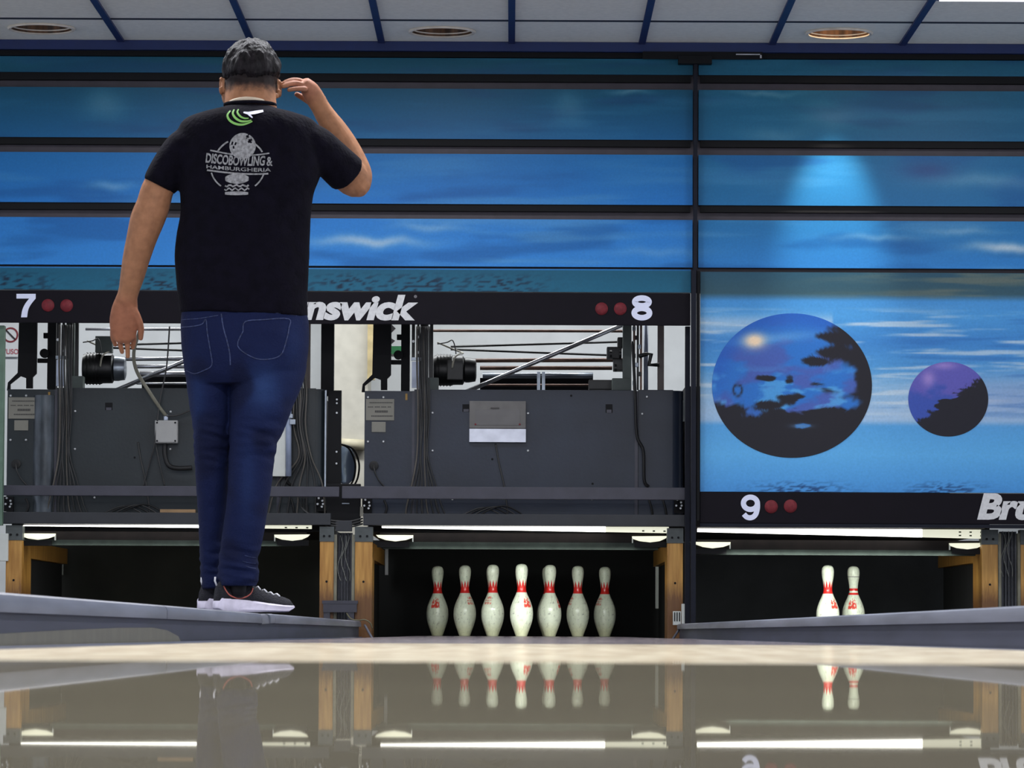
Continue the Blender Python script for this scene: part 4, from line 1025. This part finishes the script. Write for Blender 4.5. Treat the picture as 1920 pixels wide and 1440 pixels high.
# ears
for sx, ex_, ey in ((-1, 415, 157), (1, 519, 160)):
    ear = M(); pts = []
    for i in range(11):
        a = math.radians(200 + i * 29) * 1
        pts.append(B(ex_ + sx * (1.5 + 2.5 * abs(math.cos(a))), ey - 15 * math.sin(a), .062 + sx * .014 + .014 * math.cos(a)))
    b.tube(pts, .0052, 8, rounded=True)
    b.ell(B(ex_ - sx * 3, ey, .062 + sx * .014), .009, .014, .024)
    b.ell(B(ex_ - sx * 1, ey + 15, .06), .006, .008, .009)
# left arm (hanging)
limb(b, [(360, 278, 0, 24, .05), (326, 312, 0, 29, .056), (298, 350, .0, 30.5, .052), (287, 385, .0, 32, .050), (276, 412, .005, 32.5, .050), (265, 445, .015, 29, .047), (254, 482, .03, 26, .043), (246, 515, .04, 23, .036), (238, 545, .05, 19.5, .027), (233, 562, .055, 21, .024)])
limb(b, [(235, 556, .055, 20, .022), (231, 575, .06, 25, .022), (229, 595, .064, 27.5, .021), (228, 610, .068, 26.5, .020), (229, 622, .072, 24, .019)], seg=24)
for pts in ([(244, 614, .074, 6.1, .0105), (246, 632, .088, 5.2, .0092), (243, 647, .106, 4.6, .0082)],
            [(231.5, 620, .074, 6.1, .0105), (234, 642, .084, 5.2, .0092), (234, 665, .096, 4.4, .0080)],
            [(219, 620, .074, 6.0, .0102), (220, 641, .088, 5.0, .0090), (223, 656, .104, 4.4, .0080)],
            [(207, 612, .074, 5.2, .0092), (206, 628, .086, 4.8, .0085), (210, 642, .104, 4.2, .0078)]):
    limb(b, pts, 4, 12)
limb(b, [(246, 578, .055, 9, .014), (256, 596, .056, 7.2, .0125), (261, 614, .060, 6.2, .011), (260, 632, .066, 4.8, .0088)], 4, 12)   # thumb
# right arm (raised to the head)
limb(b, [(592, 270, .0, 30, .050), (618, 294, .05, 33, .056), (646, 316, .10, 35, .055), (662, 330, .13, 33, .050)])
limb(b, [(664, 336, .125, 29, .046), (668, 318, .14, 27, .046), (659, 292, .15, 25.5, .046), (643, 260, .155, 24, .043), (625, 232, .155, 22.5, .038), (608, 208, .15, 20, .031), (597, 190, .145, 18, .026), (590, 178, .14, 18.5, .024)])
limb(b, [(594, 186, .142, 17.5, .024), (586, 172, .135, 18.5, .026), (577, 158, .125, 17.5, .028), (570, 149, .118, 14, .028)], 4, 20)
for pts in ([(571, 147, .145, 6.2, .0098), (558, 140, .142, 5.8, .0094), (543, 140, .130, 5.4, .009), (530, 145, .115, 4.6, .0080)],
            [(570, 148, .122, 6.4, .0100), (556, 142, .116, 6.0, .0096), (541, 143, .104, 5.5, .009), (528, 149, .092, 4.6, .0080)],
            [(568, 153, .100, 6.2, .0098), (554, 149, .094, 5.7, .0092), (540, 151, .084, 5.2, .0086), (528, 156, .074, 4.6, .0080)],
            [(570, 160, .086, 5.4, .0090), (559, 160, .080, 5.0, .0084), (548, 161, .074, 4.6, .0078), (539, 163, .070, 4.2, .007)]):
    limb(b, pts, 4, 12)
limb(b, [(588, 180, .160, 8, .013), (576, 176, .182, 7, .0115), (562, 168, .186, 6.2, .0105), (550, 162, .180, 5, .0085)], 4, 12)   # thumb
# legs inside the jeans
limb(b, [(400, 670, .0, 42, .078), (393, 760, .02, 36, .07), (396, 860, .05, 28, .055), (393, 960, .07, 24, .047), (393, 1060, .09, 16, .032), (394, 1108, .10, 15, .030)])
limb(b, [(500, 670, .0, 52, .082), (487, 760, -.02, 48, .072), (473, 850, -.02, 36, .06), (461, 960, -.02, 28, .05), (449, 1060, -.02, 17, .034), (447, 1110, -.02, 16, .032)])
body = remesh(b, .0031, 4)

man = thing('person', 'man seen from behind in black printed t-shirt and blue jeans scratching his head', 'person', (B(440, 1150).x, YB, .075))
def skin_mat():
    m = bpy.data.materials.new('tanned_skin'); m.use_nodes = True; nt = m.node_tree; b = nt.nodes['Principled BSDF']; L = nt.links.new
    b.inputs['Roughness'].default_value = .6; b.inputs['Specular IOR Level'].default_value = .2; b.inputs['Subsurface Weight'].default_value = .08; b.inputs['Subsurface Radius'].default_value = (.01, .004, .002)
    a = nt.nodes.new('ShaderNodeVertexColor'); a.layer_name = 'Col'
    tc = nt.nodes.new('ShaderNodeTexCoord'); nz = nt.nodes.new('ShaderNodeTexNoise'); nz.inputs['Scale'].default_value = 45; nz.inputs['Detail'].default_value = 6
    L(tc.outputs['Object'], nz.inputs['Vector'])
    mr = nt.nodes.new('ShaderNodeMapRange'); mr.inputs['From Min'].default_value = .3; mr.inputs['From Max'].default_value = .7; mr.inputs['To Min'].default_value = .82; mr.inputs['To Max'].default_value = 1.14; L(nz.outputs['Fac'], mr.inputs['Value'])
    vm = nt.nodes.new('ShaderNodeVectorMath'); vm.operation = 'SCALE'; L(a.outputs['Color'], vm.inputs[0]); L(mr.outputs[0], vm.inputs['Scale']); L(vm.outputs[0], b.inputs['Base Color'])
    bp = nt.nodes.new('ShaderNodeBump'); bp.inputs['Strength'].default_value = .25; bp.inputs['Distance'].default_value = .003; L(nz.outputs['Fac'], bp.inputs['Height']); L(bp.outputs['Normal'], b.inputs['Normal'])
    return m
hand_l, hand_r = B(230, 600, .06), B(560, 150, .12)
body.c = []
hz0, hz1 = B(469, 171).z, B(469, 150).z
for v in body.v:
    c = (160, 113, 83)
    c = mix3(c, (150, 94, 72), .7 * (1 - sstep(.04, .11, (v - hand_l).length)))
    c = mix3(c, (156, 102, 84), .6 * (1 - sstep(.04, .09, (v - hand_r).length)))
    dx = abs(v.x - hc.x)
    if v.z > B(0, 215).z and dx < .0825 and v.y < hc.y + .06:       # clipped hair on the nape fades into skin
        fade = sstep(hz0 - .012, hz1, v.z + .010 * noise.noise(v * 60) + .006 * noise.noise(v * 200))
        c = mix3(c, (26, 19, 20), .97 * fade)
    if dx < .1 and v.y > hc.y + .03 and B(0, 205).z < v.z < B(0, 168).z: c = mix3(c, (70, 52, 46), .55)    # beard shadow
    if v.z < B(0, 1062).z: c = (16, 15, 20)          # dark socks
    body.c.append(rgb(*c))
body_o = part('body', body, skin_mat(), man, None, True)

# ---- hair ----------------------------------------------------------
h = M()
h.ell(hc + Vector((0, -.004, .012)), 55.5 / S, .104, 60 / S, nu=48, nv=40)
h.ell(hc + Vector((.0, .05, .035)), 50 / S, .075, 45 / S, nu=32, nv=24)
hair = remesh(h, .004, 3)
lo = B(469, 149).z
keep = []
for i, v in enumerate(hair.v):
    d = (v - hc).normalized()
    # hairline: low at the back, high over the ears and the forehead
    yb = v.y - hc.y
    line = B(469, 150 + 5 * noise.noise(Vector((v.x * 130, v.y * 90, 0))) - 14 * sstep(.01, .06, yb) - 34 * sstep(.06, .10, yb) + 3 * math.sin(v.x * 60)).z
    if v.z < line + .020:
        k = sstep(line + .02, line - .006, v.z)
        v -= d * (.003 + .0125 * k)
    n_ = noise.noise(Vector((v.x * 42, v.y * 42, v.z * 16))) + .6 * noise.noise(Vector((v.x * 110, v.y * 110, v.z * 40)))
    v += d * .0068 * n_ * sstep(line, line + .04, v.z)
    keep.append(v.z > line - .012)
idx = {}; hv = []
for f in hair.f:
    if all(keep[i] for i in f):
        for i in f:
            if i not in idx: idx[i] = len(hv); hv.append(hair.v[i])
hf = [tuple(idx[i] for i in f) for f in hair.f if all(keep[i] for i in f)]
hm = M(); hm.v, hm.f = hv, hf
part('hair', hm, mat('dark_brown_hair', (19, 15, 19), .6, var=.6, scale=60, stretch=(1, 1, .3), bump=.6, bscale=150, spec=.2), man, 'short dark hair', True)

# ---- t-shirt -------------------------------------------------------
t_ = M()
rings_h(t_, [(197, 197, 428, 508, .062, .022), (203, 204, 408, 524, .078, .016), (212, 212, 374, 556, .098, .01), (224, 226, 346, 588, .112, .004), (245, 248, 334, 600, .124, 0), (285, 288, 334, 602, .134, -.004), (325, 330, 334, 600, .138, -.004), (360, 362, 338, 588, .14, -.002), (400, 402, 339, 583, .138, 0), (440, 442, 332, 581, .138, 0), (480, 482, 328, 580, .142, 0), (525, 528, 331, 578, .146, -.002), (560, 566, 335, 577, .15, -.004), (588, 597, 338, 578, .15, -.004)], seg=48)
limb(t_, [(378, 254, 0, 24, .07), (350, 274, 0, 36, .082), (330, 300, 0, 38, .080), (311, 326, 0, 35.5, .072), (298, 350, 0, 33.5, .066)], rounded=False)
limb(t_, [(556, 250, 0, 24, .07), (586, 266, .01, 35, .080), (616, 292, .05, 38.5, .076), (649, 321, .095, 39.5, .070)], rounded=False)
shirt = remesh(t_, .0055, 16)
for v in shirt.v:      # soft folds
    q = P(0, 0, 1)
    dv_ = noise.noise(Vector((v.x * 9, v.y * 9, v.z * 4.5))) * .006 + noise.noise(Vector((v.x * 26 + v.z * 14, v.y * 20, v.z * 12))) * .0028
    dv_ += .004 * math.sin((v.z + .35 * abs(v.x + .84)) * 55) * sstep(B(0, 480).z, B(0, 575).z, v.z) * sstep(B(0, 600).z, B(0, 560).z, B(0, 600).z)
    v.y -= dv_; v.x += .4 * dv_
m_shirt = mat('black_navy_cotton', (11, 9, 20), .95, var=.25, scale=30, bump=.35, bscale=90, spec=.12)
shirt_o = part('t_shirt', shirt, m_shirt, man, None, True)
part('collar', M().tube([B(468 + 47 * math.cos(a), 200 - 5 * math.sin(a * 0 + 1.57) , .022 + .074 * math.sin(a)) for a in [i * math.pi / 16 for i in range(33)]], .006, 8), m_shirt, shirt_o, None, True)
cl_ = [B(466 + 40 * math.cos(a), 189 + (6 * math.cos(a) ** 2), .028 - .079 * math.sin(a)) for a in [math.radians(i) for i in range(-10, 191, 8)]]
part('neck_band', M().tube(cl_, .0062, 8, depth=.004), mat('cream_neck_band', (206, 190, 168), .7), man, 'cream band inside the collar', True)

def bvh_of(m): return BVHTree.FromPolygons([v for v in m.v], m.f)
def printed(tree, verts, faces, off=.0025, thick=0):
    "lays flat artwork (pixel layout) onto a garment"
    out = M(); good = []
    for a, c in verts:
        o = B(a, c, -1.0); hit = tree.ray_cast(o, Vector((0, 1, 0)))
        p_ = hit[0] if hit[0] is not None else B(a, c, -.14)
        out.v.append(p_ - Vector((0, off, 0)))
    out.f = [tuple(f) for f in faces]; return out
class Art:
    def __init__(s): s.v = []; s.f = []
    def poly(s, pts): o = len(s.v); s.v += pts; s.f.append(tuple(range(o, o + len(pts)))); return s
    def strip(s, pts, w):
        "line of width w"
        o = len(s.v); n = len(pts)
        for i, (a, c) in enumerate(pts):
            x0, y0 = pts[max(i - 1, 0)]; x1, y1 = pts[min(i + 1, n - 1)]
            L_ = math.hypot(x1 - x0, y1 - y0) or 1; nx, ny = -(y1 - y0) / L_, (x1 - x0) / L_
            ww = w[i] if hasattr(w, '__len__') else w
            s.v += [(a + nx * ww / 2, c + ny * ww / 2), (a - nx * ww / 2, c - ny * ww / 2)]
        s.f += [(o + 2 * i, o + 2 * i + 1, o + 2 * i + 3, o + 2 * i + 2) for i in range(n - 1)]
        return s
    def text(s, txt, fn, bold=.02):
        v, f = glyphs(txt, bold, 0); o = len(s.v)
        s.v += [fn(p.x, p.y) for p in v]; s.f += [tuple(i + o for i in q) for q in f]; return s
    def disc(s, cx, cy, r, n=24, holes=()):
        o = len(s.v); R_ = 8
        for i in range(R_ + 1):
            for k in range(n): s.v.append((cx + r * i / R_ * math.cos(k * 2 * math.pi / n), cy + r * i / R_ * math.sin(k * 2 * math.pi / n)))
        for i in range(R_):
            for k in range(n):
                q = (o + i * n + k, o + i * n + (k + 1) % n, o + (i + 1) * n + (k + 1) % n, o + (i + 1) * n + k)
                mx, my = sum(s.v[j][0] for j in q) / 4, sum(s.v[j][1] for j in q) / 4
                if not any(math.hypot((mx - hx) / ha, (my - hy) / hb) < 1 for hx, hy, ha, hb in holes): s.f.append(q)
        return s
tree = bvh_of(shirt)
def arc(cx, cy, rx, ry, a0, a1, n=14): return [(cx + rx * math.cos(math.radians(a0 + (a1 - a0) * i / n)), cy - ry * math.sin(math.radians(a0 + (a1 - a0) * i / n))) for i in range(n + 1)]
A = Art()
A.disc(460.5, 284, 24.5, 60, ((441, 279, 2.6, 3), (447.5, 280, 2.4, 3), (443.5, 286.5, 2.6, 2.8), (469, 266, 3, 3.2), (474.5, 274.5, 3.6, 4.2)))
A.strip(arc(457, 318, 50, 48, 118, 152), 3); A.strip(arc(457, 318, 46, 46, 30, 62), 3)
A.strip(arc(452, 322, 51, 46, 194, 232), 2.6); A.strip(arc(454, 322, 48, 46, 308, 345), 2.6)
def ban(u): return 294 + 60 * 0 + 22 * u - 18 * u * u      # sagging banner line
A.strip([(400 + 110 * i / 16, 291 + 10.5 * math.sin(math.pi * .80 * i / 16)) for i in range(17)], 2.6)
A.strip([(394 + 114 * i / 16, 328 + 8.5 * math.sin(math.pi * .68 * i / 16)) for i in range(17)], 3)
A.text('DISCOBOWLING', lambda x, y: (393 - 2 * (1 - y) + 110 * x, 314 - 18.5 * y + 7.5 * math.sin(math.pi * .68 * x)), .03)
A.text('&', lambda x, y: (505 + 11 * x, 321 - 17 * y), .02)
A.text('HAMBURGHERIA', lambda x, y: (393 + 120 * x, 324.5 - 7 * y + 7.5 * math.sin(math.pi * .64 * x)), .015)
A.strip([(428.5 + 43.5 * i / 16, 345 - 0 * i) for i in range(17)], [19 * math.sin(math.pi * (i + .9) / 17.8) ** .55 for i in range(17)])                                     # bun top
A.strip([(428 + 44 * i / 12, 358 + 1.8 * math.sin(i * 1.9)) for i in range(13)], 3.2)
A.strip([(427 + 46 * i / 16, 364.5 + 2.2 * math.sin(i * 1.57)) for i in range(17)], 2.6)
A.strip([(428 + 43 * i / 14, 372) for i in range(15)], [7 * math.sin(math.pi * (i + 1.6) / 17.2) ** .4 for i in range(15)])
part('shirt_print', printed(tree, A.v, A.f), mat('worn_grey_print', (138, 138, 140), .8, var=.35, scale=120), shirt_o, 'grey bowling and burger print')
G = Art()
for ln, wd in (([(436, 215), (431, 224), (435, 234), (445, 241), (457, 243.5), (468, 241.5), (478, 237)], 4.0), ([(443, 212.5), (441, 221), (446, 230), (456, 236.5), (468, 237), (476, 234.5)], 4.0), ([(451, 212), (449.5, 219), (455, 227), (463, 231), (471, 231)], 3.4)):
    q = spline(ln, 4); n_ = len(q) - 1
    G.strip(q, [wd * (.35 + .75 * math.sin(math.pi * (.12 + .8 * i / n_))) for i in range(n_ + 1)])
part('green_emblem', printed(tree, G.v, G.f, .003), mat('lime_green_print', (126, 182, 92), .6), shirt_o, 'green striped swoosh emblem')
Wt = Art()
Wt.strip([(461, 219), (470, 221), (482, 219), (497, 215)], [3, 6, 7, 5]); Wt.strip([(468, 221), (474, 226), (478, 230)], [3, 3.5, 2])
part('white_emblem', printed(tree, Wt.v, Wt.f, .0032), mat('white_print', (226, 226, 246), .6), shirt_o, 'white lettering of the emblem')

# ---- jeans ----------------------------------------------------------
jn = M()
rings_h(jn, [(575, 580, 341, 574, .138, 0), (605, 608, 339, 579, .142, -.004), (640, 640, 340, 580, .145, -.008), (670, 670, 343, 577, .142, -.008), (700, 700, 347, 569, .132, -.004), (722, 722, 356, 556, .11, 0)], seg=44)
def leg(rows):
    q = [((xl + xr) / 2, y, d, (xr - xl) / 2, hd) for y, xl, xr, d, hd in rows]; limb(jn, q, 6, 28, rounded=False)
leg([(675, 346, 440, .01, .105), (720, 349, 437, .015, .10), (760, 354, 434, .025, .095), (800, 360, 432, .035, .088), (860, 362, 431, .055, .078), (920, 365, 428, .07, .072), (970, 368, 424, .08, .066), (1020, 369, 419, .09, .058), (1060, 371, 415, .095, .056), (1090, 373, 415, .10, .056), (1104, 373, 416, .10, .056)])
leg([(675, 437, 576, .0, .115), (705, 433, 570, -.01, .112), (740, 432, 556, -.02, .105), (780, 431, 541, -.025, .096), (815, 430, 526, -.025, .086), (850, 430, 517, -.02, .08), (900, 428, 511, -.02, .078), (950, 425, 503, -.02, .072), (1000, 418, 495, -.02, .064), (1040, 412, 487, -.02, .056), (1068, 411, 486, -.02, .054), (1086, 412, 486, -.02, .056), (1099, 414, 484, -.02, .056)])
jeans = remesh(jn, .005, 4)
zk, zf = B(0, 830).z, B(0, 1050).z
for v in jeans.v:
    n1 = noise.noise(Vector((v.x * 12, v.y * 10, v.z * 30))) * .003
    n2 = noise.noise(Vector((v.x * 16 + v.z * 30, v.y * 14, v.z * 44)))
    kk = math.exp(-((v.z - zk) / .07) ** 2); kf = sstep(zf + .10, zf - .02, v.z)
    n1 += n2 * (.012 * kk + .016 * kf)
    v.y -= n1; v.x += n1 * .55
jeans.c = []
for v in jeans.v:
    c = (14, 24, 60)
    wr = math.exp(-((v.x - B(500, 720).x) / .055) ** 2 - ((v.z - B(0, 730).z) / .075) ** 2) + .6 * math.exp(-((v.x - B(372, 720).x) / .03) ** 2 - ((v.z - B(0, 750).z) / .11) ** 2) + .45 * math.exp(-((v.x - B(470, 720).x) / .03) ** 2 - ((v.z - B(0, 900).z) / .14) ** 2)
    wr += .35 * math.exp(-((v.x - B(555, 720).x) / .03) ** 2 - ((v.z - B(0, 650).z) / .10) ** 2)
    c = mix3(c, (44, 68, 114), .75 * wr)          # worn, faded denim on seat and thighs
    c = mix3(c, (8, 12, 36), .5 * sstep(.1, .5, noise.noise(v * 9)))
    jeans.c.append(rgb(*c))
m_jean = vcol_mat('indigo_denim', .85, .2, .5)
jeans_o = part('jeans', jeans, m_jean, man, None, True)
tj = bvh_of(jeans)
m_seam = mat('pale_denim_stitching', (50, 60, 96), .8, var=.5, scale=120)
def seam(name, pts, w, label=None):
    a = Art(); a.strip(spline(pts, 5), w); part(name, printed(tj, a.v, a.f, .002), m_seam, jeans_o, label)
def pocket(pts, label):
    a = Art(); a.strip(spline(pts, 4), 1.8); part('back_pocket', printed(tj, a.v, a.f, .003), m_seam, jeans_o, label)
pocket([(341, 616), (362, 617), (384, 614), (392, 605), (395, 630), (401, 665), (403, 690), (385, 700), (368, 704), (352, 697)], 'left back pocket stitching')
pocket([(462, 628), (466, 610), (500, 606), (545, 603), (546, 620), (541, 645), (530, 672), (500, 680), (475, 674), (452, 655), (462, 628)], 'right back pocket stitching')
seam('centre_seam', [(421, 595), (425, 620), (432, 645), (437, 668), (438, 690)], 2.2)
seam('yoke_seam', [(452, 592), (500, 591), (560, 596)], 1.4); seam('yoke_seam', [(342, 602), (375, 603), (415, 598)], 1.2)
for k, (x0, x1, y) in enumerate(((462, 482, 1042), (458, 482, 1053), (464, 482, 1062))): seam('ankle_crease', [(x0, y), ((x0 + x1) / 2, y + 3), (x1, y + 4)], 1.0)

# ---- shoes -----------------------------------------------------------
m_sole = mat('pale_lilac_white_sole', (214, 208, 226), .6, var=.12, scale=30)
m_upper = mat('black_knit_upper', (17, 17, 27), .85, var=.4, scale=80, bump=.5)
m_pink = mat('salmon_trim', (186, 96, 84), .6)
m_lace = mat('white_lace', (214, 214, 220), .7)
ZC = .0755
def shoe(hx, hd, yaw, L_, label, front):
    base = B(hx, 1150, hd); base.z = ZC
    ax = Vector((math.cos(yaw), math.sin(yaw), 0)); ac = Vector((-math.sin(yaw), math.cos(yaw), 0))
    def Q(u, v, w_): return base + ax * (u * L_) + ac * v + Vector((0, 0, w_))
    def hw(u): return ramp(((-.04, (.016,)), (0, (.030,)), (.15, (.036,)), (.4, (.034,)), (.65, (.046,)), (.8, (.047,)), (.93, (.038,)), (.98, (.027,)), (1.0, (.018,))), u)[0]
    def top(u): return ramp(((-.04, (.030,)), (.0, (.046,)), (.12, (.046,)), (.4, (.040,)), (.6, (.032,)), (.8, (.026,)), (1.0, (.024,))), u)[0]
    us = [-.04, -.02, 0, .04, .1, .2, .3, .4, .5, .6, .7, .8, .88, .94, .98, 1.0]
    m = M(); rings = []
    for u in us:
        h_ = top(u); w_ = hw(u); lo_ = .004 + .014 * sstep(.85, 1.0, u) + .012 * sstep(.04, -.04, u)
        rings.append([Q(u, w_ * c, lo_ + (h_ - lo_) * z) for c, z in ((-.9, 0), (-1.04, .18), (-1.0, .5), (-1.03, .8), (-.9, 1), (.9, 1), (1.03, .8), (1.0, .5), (1.04, .18), (.9, 0))])
    m.ring_loft(rings)
    u_ = M(); rings = []
    def ht(u): return ramp(((-.02, (.085,)), (.02, (.098,)), (.12, (.100,)), (.3, (.098,)), (.42, (.092,)), (.55, (.076,)), (.7, (.062,)), (.85, (.054,)), (.95, (.045,)), (.99, (.032,))), u)[0]
    for u in (-.02, .02, .06, .12, .2, .3, .36, .42, .5, .6, .7, .8, .88, .94, .99):
        w_ = hw(u) * .94; b0 = top(u) - .006; h_ = ht(u)
        r_ = []
        for i in range(16):
            a = math.pi * i / 15
            cc = math.cos(a); ss = math.sin(a) ** .75
            r_.append(Q(u, -w_ * cc * (1 - .18 * ss), b0 + (h_ - b0) * ss))
        rings.append(r_)
    u_.ring_loft(rings)
    so = part('shoe', u_, m_upper, man, label, True)
    part('sole', m, m_sole, so, 'chunky pale sole', 'auto')
    for v0 in (-1,):
        def side(u, z): 
            w_ = hw(u) * .94; b0 = top(u) - .006; h_ = ht(u); ss = min(1, max(0, (z - b0) / (h_ - b0))); a = math.asin(ss ** (1 / .75)) if ss > 0 else 0
            return Q(u, -w_ * math.cos(a) * (1 - .18 * ss) - .002, z)
        part('trim_line', M().tube([side(u, z) for u, z in spline([(.03, .090), (.05, .070), (.10, .054), (.2, .046), (.3, .050), (.38, .062), (.42, .078)], 4)], .0022, 6), m_pink, so, None, True)
        part('heel_patch', M().add([side(.14, .074), side(.24, .074), side(.24, .064), side(.14, .064)], [(0, 1, 2, 3)]), mat('pale_green_print', (170, 190, 180), .6), so)
        for k in range(4):
            u = .52 + k * .085
            part('lace', M().tube([Q(u, -hw(u) * .55, ht(u) * .93), Q(u + .01, -hw(u) * .1, ht(u) + .003), Q(u - .01, hw(u) * .5, ht(u) * .95)], .0030, 6), m_lace, so, None, True)
    part('pull_tab', M().tube([Q(-.02, .0, .085), Q(-.045, 0, .100), Q(-.04, 0, .112)], .003, 8, depth=.002), m_lace, so, None, True)
shoe(410, -.03, math.radians(32), .262, 'right shoe', True)
shoe(378, .085, math.radians(48), .26, 'left shoe, half hidden', False)
